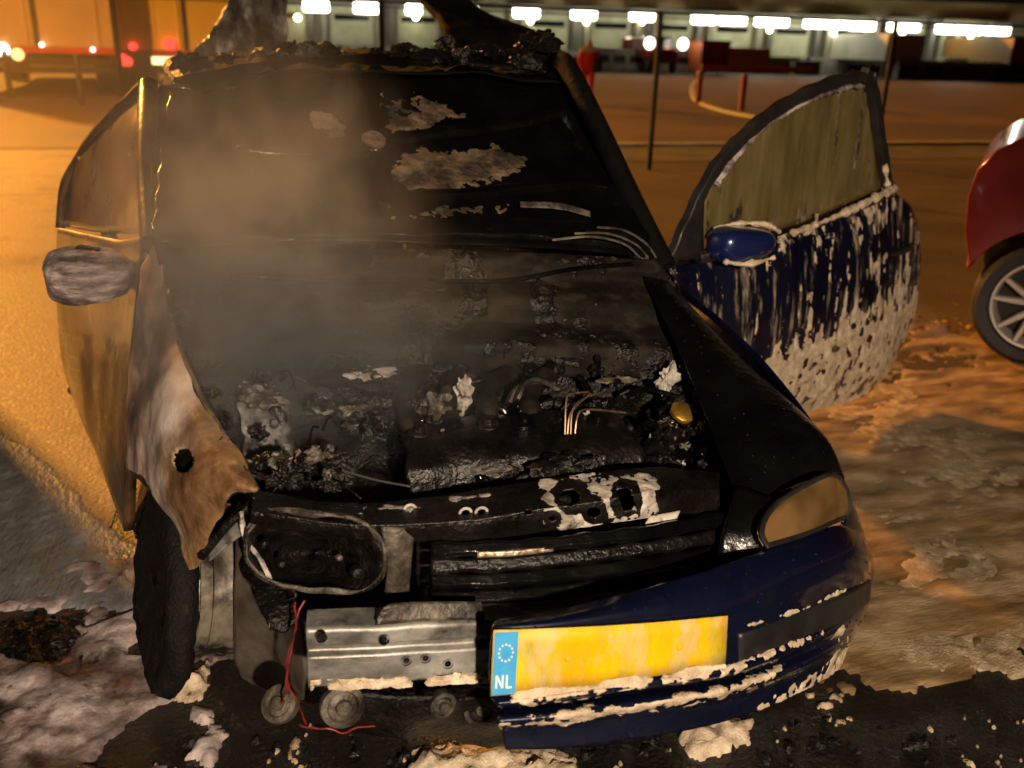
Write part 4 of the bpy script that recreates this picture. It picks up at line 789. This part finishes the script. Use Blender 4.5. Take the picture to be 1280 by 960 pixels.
HEADL = emit('head_lamp', (1, .9, .7), 4); TAILL = emit('tail_lamp', (1, .04, .03), 1.6); AMBERL = emit('amber_lamp', (1, .45, .12), 2.5)
PGLOW = emit('plate_glow', (1, .72, .3), 1.6)  # number plate glows by itself, in place of light reflected from it
def sheet(name, pts, z, mat):
    m_ = MB(); m_.add([(x, y, z) for x, y in pts], [tuple(range(len(pts)))]); return tag(m_.build(name, mat, smooth=False), kind='structure')
# yard paving beyond the fence, kerbs and verge
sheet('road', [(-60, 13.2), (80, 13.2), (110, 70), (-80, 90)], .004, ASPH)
sheet('pavement', [(2.5, 11.0), (40, 11.0), (40, 12.9), (2.5, 12.9)], .008, PAVK)
def kerb(name, path, label):
    A = cr1(np.array(path), 30); m_ = MB(); G = []
    for i in range(30):
        t = A[min(i+1, 29)]-A[max(i-1, 0)]; t /= np.linalg.norm(t); s_ = np.array([t[1], -t[0], 0])
        G.append([A[i]+s_*a+np.array([0, 0, b]) for a, b in ((-.09, 0), (-.085, .06), (.07, .06), (.09, 0))])
    return tag(m_.grid(np.array(G)).build(name, CONC, smooth=False), label, 'kerb', None, None)
tag(kerb('kerb', [(2.5, 12.95, .0), (20, 12.95, .0), (40, 12.95, .0)], 'long straight concrete kerb beyond the fence'))
gi = at(872, 96, z=0); 
kerb('kerb', [at(u, v, z=0) for u, v in ((905, 92), (872, 100), (866, 118), (885, 134), (960, 150), (1100, 158))], 'curved kerb around the bend behind the open door')
LITP = mk('light_painted_paving', [(.35, (.075, .05, .03)), (.5, (.16, .112, .068)), (.66, (.31, .235, .15))], 24, (.5, .85), 0, .8, 60, dist=.006, over=[((.05, .033, .02), 1.6, .52, .66), ((.36, .28, .18), 45, .62, .72)])
sheet('painted_light_ground', [(-30, -8), (-2.4, -8), (-1.7, .9), (-1.0, 1.7), (-.92, 3.2), (-1.1, 12.9), (-30, 12.9)], .0035, LITP)  # pale sheet paints in the stronger light on the ground left of the car
# fence along the yard
fence = thing('fence', 'thin dark post-and-wire fence behind the burnt car', 'fence', (4.9, 10.2, 0))
fx = [-8.9, -5.3, float(at(150, 90, y=10.2)[0]), 1.36, 4.93, 8.5, 12.1, 15.7]
for x in fx: MB().tube([(x, 10.2, 0), (x, 10.2, 1.98)], .035, 10).build('post', DARKM, fence); 
for z in (1.96, 1.90): MB().tube([(fx[0], 10.2, z), (fx[-1], 10.2, z)], .008 if z < 1.95 else .016, 6).build('wire', DARKM, fence)
for u, v, lb in ((103, 131, 'dark bollard standing before the gap between the two trucks'), (14, 122, 'dark bollard in front of the trailer amber lamp')):
    p = at(u, v, z=0); tag(MB().tube([p, p+np.array([0, 0, 1.0]), p+np.array([0, 0, 1.06])], [.07, .07, .03], 12).build('bollard', DARKM), lb, 'bollard', 'bollards by the trucks')
# loading docks
B0 = np.array([25.2, 60.4, 0.]); E_ = np.array([29.2, -4.2, 0]); E_ /= np.linalg.norm(E_); NB = np.array([E_[1], -E_[0], 0.])
NB = NB if NB[1] < 0 else -NB
bld = thing('loading_dock', 'long low warehouse with a row of lit loading docks', 'building', tuple(B0))
rotb = Matrix.Rotation(math.atan2(E_[1], E_[0]), 3, 'Z')
def bf(s_, o, z): return B0+E_*s_+NB*o+np.array([0, 0, z])
WALLB = mk('warehouse_cladding', [(.3, (.20, .19, .14)), (.7, (.30, .28, .21))], .6, (.6, .8), 0, .1, 20, dist=.01)
DOORB = mk('dock_door_panel', [(.3, (.34, .35, .22)), (.7, (.55, .55, .38))], 1, (.5, .7), 0, .1, 20, dist=.01)
FASC = mk('fascia_sheet', [(.3, (.55, .42, .2)), (.7, (.7, .55, .28))], .5, (.6, .8), 0, .1, 20, dist=.01)
MB().box(bf(5, -6, 2.45), (190, 12, 4.9), rotb).build('wall', WALLB, bld, False)
MB().box(bf(5, .95, 4.45), (190.4, 2.0, .95), rotb).build('fascia', FASC, bld, False)
MB().box(bf(5, .9, 3.90), (190.2, 1.9, .14), rotb).build('canopy', WALLB, bld, False)
MB().box(bf(5, .8, .55), (189, 1.6, 1.1), rotb).build('dock_platform', CONC, bld, False)
dmesh = None
for k in range(-18, 22):
    s_ = k*4.3
    d = MB().box(bf(s_, .05, 2.3), (2.7, .12, 2.4), rotb).build('dock_door', DOORB, bld, False)
    MB().box(bf(s_, .13, 2.75), (2.2, .05, .35), rotb).build('door_window', GLASSD, d, False)
    for q in (-1.75, 1.75):
        MB().box(bf(s_+q, .35, 2.45), (.32, .7, 2.7), rotb).build('dock_column', GALV if k % 2 else WALLB, bld, False)
    for q in (-.8, .8): MB().box(bf(s_+q, 1.66, .8), (.25, .12, .5), rotb).build('dock_buffer', RUBBER, bld, False)
random.seed(31); BOXM = [mk('box_shade', [(.3, c_), (.7, tuple(q*1.3 for q in c_))], 3, (.6, .9)) for c_ in ((.4, .4, .34), (.30, .16, .07), (.45, .10, .03), (.10, .10, .09), (.28, .30, .2), (.5, .46, .36))]
for k in range(30):
    s_ = random.uniform(-40, 48); hh = random.uniform(.5, 1.5); ww = random.uniform(.8, 2.2); m_ = random.choice(BOXM); p = bf(s_, random.uniform(2.4, 4.5), 0)
    t = thing('pallet_stack', 'small stack of goods on a pallet before the lit docks', 'pallet', tuple(p), 'pallet stacks along the docks')
    MB().box(p+np.array([0, 0, .07]), (ww+.1, 1.1, .13), rotb).build('pallet', BOXM[1], t, False); MB().box(p+np.array([0, 0, .15+hh/2]), (ww, 1.0, hh), rotb).build('goods', m_, t, False, bev=.03)
for s_, c_, lb in ((-24, (.75, .22, .05), 'orange-red trailer backed up to a far dock door'), (17, (.5, .5, .42), 'pale white trailer backed up to a dock door'), (25.6, (.32, .17, .05), 'brown trailer backed up to a dock door')):
    p = bf(s_, 4.2, 0); t = thing('docked_trailer', lb, 'trailer', tuple(p)); m_ = mk('trailer_paint', [(.3, c_), (.7, tuple(q*1.2 for q in c_))], 1, (.5, .7))
    MB().box(bf(s_, 4.2, 1.85), (2.5, 7.5, 1.6), rotb).build('trailer_body', m_, t, False, bev=.04); MB().box(bf(s_, 4.2, .9), (2.0, 7.2, .25), rotb).build('chassis', DARKM, t, False)
    for q in (-.9, .9): MB().lathe([(0, .12), (.42, .12), (.46, 0), (.42, -.12), (0, -.12)], bf(s_+q, 2.4, .46), E_, 16).build('wheel', RUBBER, t)
    for q in (-.9, .9): MB().box(bf(s_+q, 7.2, .5), (.14, .14, .95), rotb).build('landing_leg', GALV, t, False)
lamps = [(280, 2, 24), (395, 6, 28), (458, 8, 28), (517, 10, 18), (592, 11, 10), (658, 14, 30), (730, 16, 30), (803, 18, 30), (880, 22, 30), (916, 23, 34), (965, 25, 42), (1022, 27, 34), (1050, 28, 30), (1078, 30, 34), (1130, 31, 42), (1187, 34, 36), (1215, 35, 30), (1247, 36, 34)]
for (u, v, wpx) in lamps:
    c = onplane(u, v, B0+NB*2.7, NB); sw = wpx*65/1150.
    L = thing('dock_lamp', ('short' if wpx <= 30 else 'long')+' bright white tube lamp in the row under the warehouse canopy', 'lamp', tuple(c), 'lamps along the dock canopy')
    MB().box(c+NB*-.4+np.array([0, 0, .26]), (sw+.2, .75, .10), rotb).build('housing', GALV, L, False)
    MB().box(c-np.array([0, 0, .1]), (sw, .30, .62), rotb).build('tube', TUBE, L, bev=.14)
for (u, v) in ((372, 22), (663, 26), (733, 27), (803, 27), (962, 37), (1042, 41), (1128, 43), (1213, 48), (520, 21)):
    c = onplane(u, v, B0+NB*.9, NB); L = thing('dock_spotlight', 'small yellowish spot lamp below the dock tube lamps', 'lamp', tuple(c), 'spot lamps over the dock doors')
    MB().lathe([(0, .16), (.14, .12), (.2, 0), (.14, -.12), (0, -.16)], c, NB, 12).build('bulb', SPOTL, L); MB().tube([c+np.array([0, 0, .15]), c+np.array([0, 0, .5])], .04, 6).build('arm', DARKM, L)
# low pale barrier, orange container, red van with lit headlamps
for u0, u1, v0, v1, yy in ((742, 862, 55, 84, 55.), (1120, 1290, 74, 98, 50.)):
    a = at(u0, (v0+v1)/2, y=yy); b = at(u1, (v0+v1)/2, y=yy); h = abs(at(u0, v0, y=yy)[2]-at(u0, v1, y=yy)[2]); c = (a+b)/2
    w_ = thing('crash_barrier', 'low pale concrete barrier with dark slots before the docks' if u0 < 900 else 'long pale barrier with black stripe far behind the red car', 'barrier', (c[0], c[1], 0))
    MB().box((c[0], c[1], h/2), (b[0]-a[0], .5, h)).build('barrier_body', CONC, w_, False, bev=.05)
    for k in range(6): MB().box((a[0]+(b[0]-a[0])*(k+.5)/6, c[1]-.27, h*.55), ((b[0]-a[0])*.12, .06, h*.3)).build('slot', DARKM, w_, False)
c = at(887, 66, y=52.); W_ = 2.0
ct = thing('orange_skip', 'bright orange ribbed container standing before the lit docks', 'container', (c[0], c[1], 0))
MB().box((c[0], c[1], 1.0), (1.9, 1.6, 1.7)).build('container_body', mk('orange_paint', [(.3, (.75, .16, .02)), (.7, (.85, .22, .03))], 2, (.5, .7)), ct, False, bev=.04)
for k in range(6): MB().box((c[0]-.8+.32*k, c[1]-.82, 1.0), (.08, .06, 1.6)).build('container_rib', RUST, ct, False)
MB().box((c[0], c[1], 1.9), (2.0, 1.7, .1)).build('container_lid', RUST, ct, False)
c = at(818, 62, y=54.)
vn = thing('red_van', 'red van with both headlamps lit parked before the docks', 'van', (c[0], c[1], 0))
MB().box((c[0], c[1]+1.2, 1.45), (1.9, 3.6, 1.3)).build('van_body', REDP, vn, False, bev=.15, bseg=3); MB().box((c[0], c[1]-1.0, 1.0), (1.8, 1.2, .8)).build('van_nose', REDP, vn, False, bev=.12, bseg=3)
MB().box((c[0], c[1]-.62, 1.75), (1.6, .06, .5)).build('windscreen', GLASSD, vn, False)
for q in (-1, 1):
    MB().lathe([(0, .05), (.30, .04), (.34, 0), (.3, -.05)], (c[0]+q*1.1, c[1]-1.62, 1.7), (0, -1, 0), 14).build('headlamp', HEADL, vn)
    for yy in (-1, 2): MB().lathe([(0, .1), (.3, .1), (.36, .06), (.36, -.1), (0, -.1)], (c[0]+q*.85, c[1]+yy, .36), (1, 0, 0), 16).build('wheel', RUBBER, vn)
# red traffic barrier behind the door
rb = thing('gate_barrier', 'reddish steel rail barrier on two posts behind the open door', 'barrier', tuple(at(895, 130, z=0)))
a = at(872, 130, z=0); b = at(926, 138, z=0); zt = 1.02
MB().box(((a+at(1010, 132, z=0))/2)+np.array([0, 0, zt]), (float(np.linalg.norm(at(1010, 132, z=0)-a)), .10, .14), Matrix.Rotation(math.atan2(*(at(1010, 132, z=0)-a)[[1, 0]]), 3, 'Z')).build('rail', RUST, rb, False, bev=.02)
for p in (a, b): MB().box(p+np.array([0, 0, zt/2-.05]), (.14, .14, zt-.1)).build('post', RUST, rb, False, bev=.02)
# trucks in the haze
def truck(name, label, u0, u1, vb, y, mat, light, depth=7., plate=None):
    a = at(u0, vb, y=y); b = at(u1, vb, y=y); z0 = a[2]; wd = b[0]-a[0]; c = ((a[0]+b[0])/2, y+depth/2, 0)
    t = thing(name, label, 'truck', (c[0], y, 0))
    MB().box((c[0], c[1], z0+1.35), (wd, depth, 2.7)).build('cargo_box', mat, t, False, bev=.04)
    for k in range(5): MB().box((a[0]+wd*(k+.5)/5 if k != 3 else a[0]+wd*.55, y-.03, z0+1.35), (.05 if k != 3 else .12, .05, 2.66)).build('tarpaulin_bow', DARKM if k == 3 else mat, t, False)
    MB().box((c[0], y-.05, z0-.06), (wd*1.02, .12, .14)).build('rear_sill', mk('red_sill', [(.3, (.4, .03, .01)), (.7, (.6, .06, .02))], 3), t, False)
    MB().box((c[0], c[1], z0-.28), (wd*.9, depth*.98, .26)).build('chassis', DARKM, t, False)
    MB().box((c[0], y-.02, z0-.52), (wd*.95, .14, .16)).build('underrun_bar', DARKM, t, False)
    for q in (-1, 1):
        for yy in (1.0, depth-1.4):
            for s2 in (0, .28): MB().lathe([(0, .1), (.24, .12), (.30, .1), (.44, .12), (.48, .06), (.48, -.1), (0, -.1)], (c[0]+q*(wd/2-.25-s2), y+yy, .48), (q, 0, 0), 20).build('wheel', RUBBER, t)
    MB().box((c[0], c[1]+depth/2+.9, 1.5), (wd*.95, 1.8, 2.2)).build('cab', mat, t, False, bev=.15, bseg=3)
    for (u, v, r, m_) in light:
        p = at(u, v, y=y-.12); MB().lathe([(0, .03), (r*.8, .025), (r, 0), (r*.8, -.03)], p, (0, -1, 0), 14).build('lamp', m_, t)
    if plate:
        p = at(plate[0], plate[1], y=y-.12); MB().box(p, (.62, .03, .20)).build('number_plate', PGLOW, t, False)
    return t
truck('box_truck', 'orange curtain-sided truck with a red tail lamp behind the burnt car', 149, 300, 62, 27, ORANGE, [(153, 75, .16, TAILL), (160, 77, .12, TAILL), (143, 71, .10, HEADL), (166, 58, .1, TAILL), (212, 55, .16, TAILL)], plate=(205, 76))
truck('trailer_truck', 'brown curtain-sided trailer half hidden in orange smoke', -80, 146, 56, 25, BROWNT, [(22, 68, .14, AMBERL), (3, 62, .16, HEADL), (52, 56, .05, HEADL), (116, 62, .05, HEADL)], 9.)
# assumed unseen street lamp left of the view, added to light the yard
lp = thing('assumed_street_lamp', 'assumed unseen tall grey street lamp with an orange sodium head near the fence', 'lamp post', (-8.5, 14, 0))
MB().tube([(-8.5, 14, 0), (-8.5, 14, 4), (-8.5, 14, 7.6), (-8.2, 14, 8.0), (-7.4, 14, 8.1)], [.10, .08, .06, .05, .045], 10).build('assumed_pole', GALV, lp)
MB().box((-7.1, 14, 8.08), (.8, .3, .16)).build('assumed_lamp_head', GALV, lp, bev=.05); MB().box((-7.1, 14, 7.985), (.6, .22, .03)).build('lens', emit('assumed_sodium_lens', (1, .45, .08), 20), lp)  # head and glowing lens of the assumed lamp
pl_ = bpy.data.lights.new('assumed_sodium_lamp', 'SPOT'); po = bpy.data.objects.new('assumed_sodium_lamp', pl_); C.objects.link(po); po.location = (-7.1, 14, 7.9); pl_.energy = 5000; pl_.color = (1, .42, .07); pl_.spot_size = R_(165); pl_.spot_blend = .5; pl_.shadow_soft_size = .15  # spot added at the assumed lamp, lighting trucks and haze
fst = thing('added_floodlight', 'added unseen tripod floodlight with yellow housing behind the photographer', 'floodlight', (FLP.x, FLP.y-.12, 0))  # stand made up to house the added key light
YH = mk('yellow_housing', [(.3, (.6, .4, .02)), (.7, (.7, .48, .03))], 4)
fb = FLP+Vector((0, -.12, 0)); MB().tube([(fb.x, fb.y, .5), (fb.x, fb.y, fb.z-.1)], .02, 8).build('added_mast', GALV, fst)
for k in range(3):
    q = k*2.094+.5; MB().tube([(fb.x, fb.y, .95), (fb.x+.5*math.cos(q), fb.y+.5*math.sin(q), 0.01)], .014, 8).build('added_leg', GALV, fst)
MB().box(fb+Vector((0, .03, 0)), (.34, .10, .24)).build('added_lamp_housing', YH, fst, bev=.02); MB().box(fb+Vector((0, .084, 0)), (.30, .008, .20)).build('added_lamp_glass', emit('added_flood_glass', (1, .8, .58), 6), fst, False)
# person in red
ps = at(733, 131, z=0)
def person(loc, label):
    me = bpy.data.meshes.new('person'); J = [(0, 0, .95), (0, 0, 1.2), (0, .0, 1.42), (0, 0, 1.53), (0, -.01, 1.66), (-.19, 0, 1.40), (-.25, .02, 1.14), (-.22, -.10, .92), (-.21, -.13, .83), (.19, 0, 1.40), (.25, .02, 1.14), (.22, -.08, .92), (.21, -.11, .83), (-.10, 0, .90), (-.11, -.02, .5), (-.12, .02, .08), (-.13, -.12, .03), (.10, 0, .90), (.12, .02, .5), (.13, .05, .08), (.14, -.09, .03)]
    Ed = [(0, 1), (1, 2), (2, 3), (3, 4), (2, 5), (5, 6), (6, 7), (7, 8), (2, 9), (9, 10), (10, 11), (11, 12), (0, 13), (13, 14), (14, 15), (15, 16), (0, 17), (17, 18), (18, 19), (19, 20)]
    rad = [.16, .17, .16, .06, .105, .085, .062, .045, .045, .085, .062, .045, .045, .11, .075, .05, .045, .11, .075, .05, .045]
    me.from_pydata(J, Ed, []); o = bpy.data.objects.new('person', me); C.objects.link(o); o.location = loc
    sk = o.modifiers.new('skin', 'SKIN'); o.modifiers.new('sub', 'SUBSURF').render_levels = 2
    for k, q in enumerate(me.skin_vertices[0].data): q.radius = (rad[k], rad[k]*(.75 if k < 3 else 1)); q.use_root = k == 0
    m_ = bpy.data.materials.new('red_workwear'); m_.use_nodes = True; nt = m_.node_tree; b = nt.nodes['Principled BSDF']; b.inputs['Roughness'].default_value = .8
    tc = nt.nodes.new('ShaderNodeTexCoord'); sx = nt.nodes.new('ShaderNodeSeparateXYZ'); nt.links.new(tc.outputs['Object'], sx.inputs[0])
    mr = nt.nodes.new('ShaderNodeMath'); mr.operation = 'DIVIDE'; nt.links.new(sx.outputs['Z'], mr.inputs[0]); mr.inputs[1].default_value = 1.8
    col = ramp(nt, mr.outputs[0], [(0, (.03, .02, .02)), (.06, (.5, .02, .02)), (.72, (.5, .03, .02)), (.76, (.42, .36, .33)), (.83, (.5, .27, .2)), (.95, (.06, .03, .02))]); col.node.color_ramp.interpolation = 'CONSTANT'
    nt.links.new(col, b.inputs['Base Color']); me.materials.append(m_)
    return tag(o, label, 'person')
person(ps, 'person in red workwear standing in the yard by the windscreen pillar')
tag(MB().box(ps+np.array([.16, -.22, 1.02]), (.26, .14, .34)).build('shoulder_bag', DARKM, bev=.04), 'small dark bag hanging at the hip of the person in red', 'bag')
ALLOY = mk('silver_alloy', [(.3, (.5, .45, .38)), (.7, (.65, .6, .52))], 6, (.25, .4), .25, .05, 40)
# dark red parked car on the right
RA = R_(45); wc = at(1283, 456, z=0); RE = np.array([math.cos(RA), -math.sin(RA), 0]); RNV = np.array([math.sin(RA), math.cos(RA), 0])
rc = thing('red_car', 'dark red parked car with silver spoked alloy wheels', 'car', (wc[0], wc[1], 0))
XW, yS = wc[0], wc[1]; ZW = .33
def rpx(u, v): p = onplane(u, v, wc, RNV); return np.array([XW+(p-wc)@RE, p[2]])
prof = [rpx(1212, 330), rpx(1206, 290), rpx(1210, 245), rpx(1222, 212), rpx(1245, 188), rpx(1285, 168)]
x0 = prof[0][0]; zt = prof[-1][1]
prof = [(x0-.02, .50)]+[tuple(q) for q in prof]+[(XW+.95, zt+.02), (XW+1.15, zt+.05), (XW+3.3, zt+.03), (XW+3.55, zt-.05), (XW+3.65, .6), (XW+3.6, .26)]
XR = XW+2.6
def arch(xc): return [(xc+.40*math.cos(q), max(.26, ZW+.40*math.sin(q))) for q in np.linspace(-.18, math.pi+.18, 16)]
poly = prof+arch(XR)+[(XW+.40*math.cos(q), max(.26, ZW+.40*math.sin(q))) for q in np.linspace(-.18, math.pi-.35, 16)]
def extrude(poly, y0, y1, name, mat, parent, bev=.0, bseg=3, fn=None):
    n = len(poly); m_ = MB(); m_.add([(x, y0, z) for x, z in poly]+[(x, y1, z) for x, z in poly], [tuple(range(n)), tuple(reversed(range(n, 2*n)))]+[(i, i+n, (i+1) % n+n, (i+1) % n) for i in range(n)])
    return m_.build(name, mat, parent, bev=bev, bseg=bseg)
extrude(poly, yS, yS+1.74, 'body', REDP, rc, .10, 5)
cab = [(XW+.85, zt-.02), (XW+1.55, 1.46), (XW+2.1, 1.52), (XW+2.9, 1.48), (XW+3.5, zt-.02)]
extrude(cab, yS+.14, yS+1.60, 'cabin', GLASSD, rc, .06)
extrude([(XW+1.5, 1.45), (XW+2.1, 1.50), (XW+2.9, 1.47), (XW+2.95, 1.49), (XW+2.1, 1.545), (XW+1.5, 1.475)], yS+.16, yS+1.58, 'roof', REDP, rc, .01)
for xx in (XW+.9, XW+2.15): MB().box((xx+.3, yS+.11, zt-.02), (1.0, .03, .03)).build('belt_trim', BPLAS, rc, False)
patch('headlight', np.array([[(x0+.06, yS+.02, zt-.28), (x0+.0, yS+.2, zt-.28), (x0-.02, yS+.45, zt-.30)], [(x0+.14, yS+.02, zt-.14), (x0+.06, yS+.2, zt-.14), (x0+.04, yS+.45, zt-.16)]]), GLASSD, rc, (6, 8), .03, world=True)
for (xc, yc, q) in ((XW, yS+.02, -1), (XR, yS+.02, -1), (XW, yS+1.70, 1), (XR, yS+1.70, 1)):
    wq = MB().lathe([(.235, .03), (.25, .055), (.30, .06), (.325, .04), (.33, 0), (.33, -.14), (.30, -.16), (.2, -.16)], (xc, yc, ZW), (0, q, 0), 40).build('wheel', RUBBER, rc)
    MB().lathe([(.20, -.10), (.215, .02), (.225, .04), (.238, .042), (.242, .03)], (xc, yc, ZW), (0, q, 0), 40).build('rim', ALLOY, wq)
    MB().lathe([(0, -.06), (.21, -.06)], (xc, yc, ZW), (0, q, 0), 30).build('brake_disc', DARKM, wq)
    MB().lathe([(0, .03), (.035, .03), (.05, .02), (.055, -.02)], (xc, yc, ZW), (0, q, 0), 20).build('hub', CHROME, wq)
    for k in range(10):
        a = 2*math.pi*(k//2)/5+(.17 if k % 2 else -.17)+.3; a2 = 2*math.pi*(k//2)/5+(.26 if k % 2 else -.26)+.3
        A = [np.array((xc+math.cos(a)*.045, yc+q*.015, ZW+math.sin(a)*.045)), np.array((xc+math.cos(a2)*.225, yc+q*.03, ZW+math.sin(a2)*.225))]
        ribbon(A, .035, .014, (0, q, 0), ALLOY, 'spoke', wq, 4)
rc.rotation_euler = (0, 0, -RA)
# unseen fire engine left of the view, added to cast its shadow across the foam
fe = thing('shadow_fire_engine', 'added red and white fire engine out of view, shading the foam', 'fire engine', (-4.0, 2.0, 0))
FRED = mk('added_engine_red', [(.3, (.45, .012, .01)), (.7, (.55, .02, .015))], 2, (.2, .3), 0, .02, 100, coat=.8); FWH = mk('added_engine_white', [(.3, (.7, .7, .68)), (.7, (.8, .8, .78))], 2, (.3, .4))
MB().box((-3.98, 3.0, 1.95), (2.4, 4.8, 2.4)).build('body', FRED, fe, bev=.06); MB().box((-3.98, -.55, 1.7), (2.36, 2.2, 2.3)).build('cab', FRED, fe, bev=.12, bseg=3)
MB().box((-3.98, 1.9, .65), (2.2, 6.9, .28)).build('chassis', DARKM, fe, False); MB().box((-2.77, 1.9, 1.2), (.02, 6.4, .3)).build('added_stripe', FWH, fe, False)
for k in range(4): MB().box((-2.77, 1.3+k*1.15, 2.2), (.03, 1.0, 1.5)).build('added_shutter', GALV, fe, False)
MB().box((-2.785, -.5, 2.25), (.03, 1.2, .75)).build('added_window', GLASSD, fe, False); MB().box((-3.98, -1.66, 2.2), (2.0, .04, .9)).build('windscreen', GLASSD, fe, False)  # glazing of the added unseen fire engine
for yy in (-.3, 4.0):
    for q in (-2.92, -5.04): MB().lathe([(0, .1), (.25, .1), (.3, .14), (.46, .14), (.5, .08), (.5, -.14), (0, -.14)], (q, yy, .5), (1 if q > -4 else -1, 0, 0), 24).build('wheel', RUBBER, fe)
for q in (-4.3, -3.7): MB().tube([(q, .6, 3.35), (q, 5.2, 3.35)], .035, 8).build('added_ladder_rail', GALV, fe)
for k in range(12): MB().tube([(-4.3, .8+k*.38, 3.35), (-3.7, .8+k*.38, 3.35)], .02, 6).build('added_ladder_rung', GALV, fe)
# ------------------------------------------------------------------ smoke
def smoke(name, c, r, dens, col, label, ns=2.2, lo=.42, hi=.68, seed=0., rot=0):
    bm = bmesh.new(); bmesh.ops.create_icosphere(bm, subdivisions=4, radius=1); me = bpy.data.meshes.new(name); bm.to_mesh(me); bm.free()
    o = bpy.data.objects.new(name, me); C.objects.link(o); o.location = c; o.scale = r; o.rotation_euler = (0, rot, 0)
    m_ = bpy.data.materials.new(name); m_.use_nodes = True; nt = m_.node_tree; nt.nodes.clear(); L = nt.links.new
    out = nt.nodes.new('ShaderNodeOutputMaterial'); pv = nt.nodes.new('ShaderNodeVolumePrincipled'); L(pv.outputs[0], out.inputs['Volume'])
    tc = nt.nodes.new('ShaderNodeTexCoord'); ln = nt.nodes.new('ShaderNodeVectorMath'); ln.operation = 'LENGTH'; L(tc.outputs['Object'], ln.inputs[0])
    fo = nt.nodes.new('ShaderNodeMapRange'); fo.interpolation_type = 'SMOOTHSTEP'; L(ln.outputs['Value'], fo.inputs[0]); fo.inputs[1].default_value = 1; fo.inputs[2].default_value = -.1; fo.inputs[3].default_value = 0; fo.inputs[4].default_value = 1
    nz = nt.nodes.new('ShaderNodeTexNoise'); nz.noise_dimensions = '4D'; nz.inputs['W'].default_value = seed; nz.inputs['Scale'].default_value = ns; nz.inputs['Detail'].default_value = 6; nz.inputs['Distortion'].default_value = 1.4; L(tc.outputs['Object'], nz.inputs['Vector'])
    mr = nt.nodes.new('ShaderNodeMapRange'); L(nz.outputs['Fac'], mr.inputs[0]); mr.inputs[1].default_value = lo; mr.inputs[2].default_value = hi; mr.inputs[3].default_value = .08; mr.inputs[4].default_value = 1
    mu = nt.nodes.new('ShaderNodeMath'); mu.operation = 'MULTIPLY'; L(fo.outputs[0], mu.inputs[0]); L(mr.outputs[0], mu.inputs[1])
    m2 = nt.nodes.new('ShaderNodeMath'); m2.operation = 'MULTIPLY'; L(mu.outputs[0], m2.inputs[0]); m2.inputs[1].default_value = dens; L(m2.outputs[0], pv.inputs['Density'])
    pv.inputs['Color'].default_value = (*col, 1); pv.inputs['Anisotropy'].default_value = .1
    me.materials.append(m_); return tag(o, label, 'smoke', None, 'stuff')
smoke('smoke', at(315, 320, y=.90), (.52, .30, .62), 8.5, (.43, .46, .49), 'brown-grey smoke plume rising over the windscreen corner', 2.6, .40, .62)
smoke('smoke', at(430, 440, y=.72), (.64, .27, .34), 4.0, (.42, .44, .46), 'thin veil of smoke drifting over the engine bay', 2, seed=4.)
smoke('smoke', (-3.2, 8.5, 1.5), (3.6, 5.0, 2.6), .09, (.75, .68, .6), 'wide orange-lit smoke bank before the trucks', 1.6, .3, .7, seed=9.)
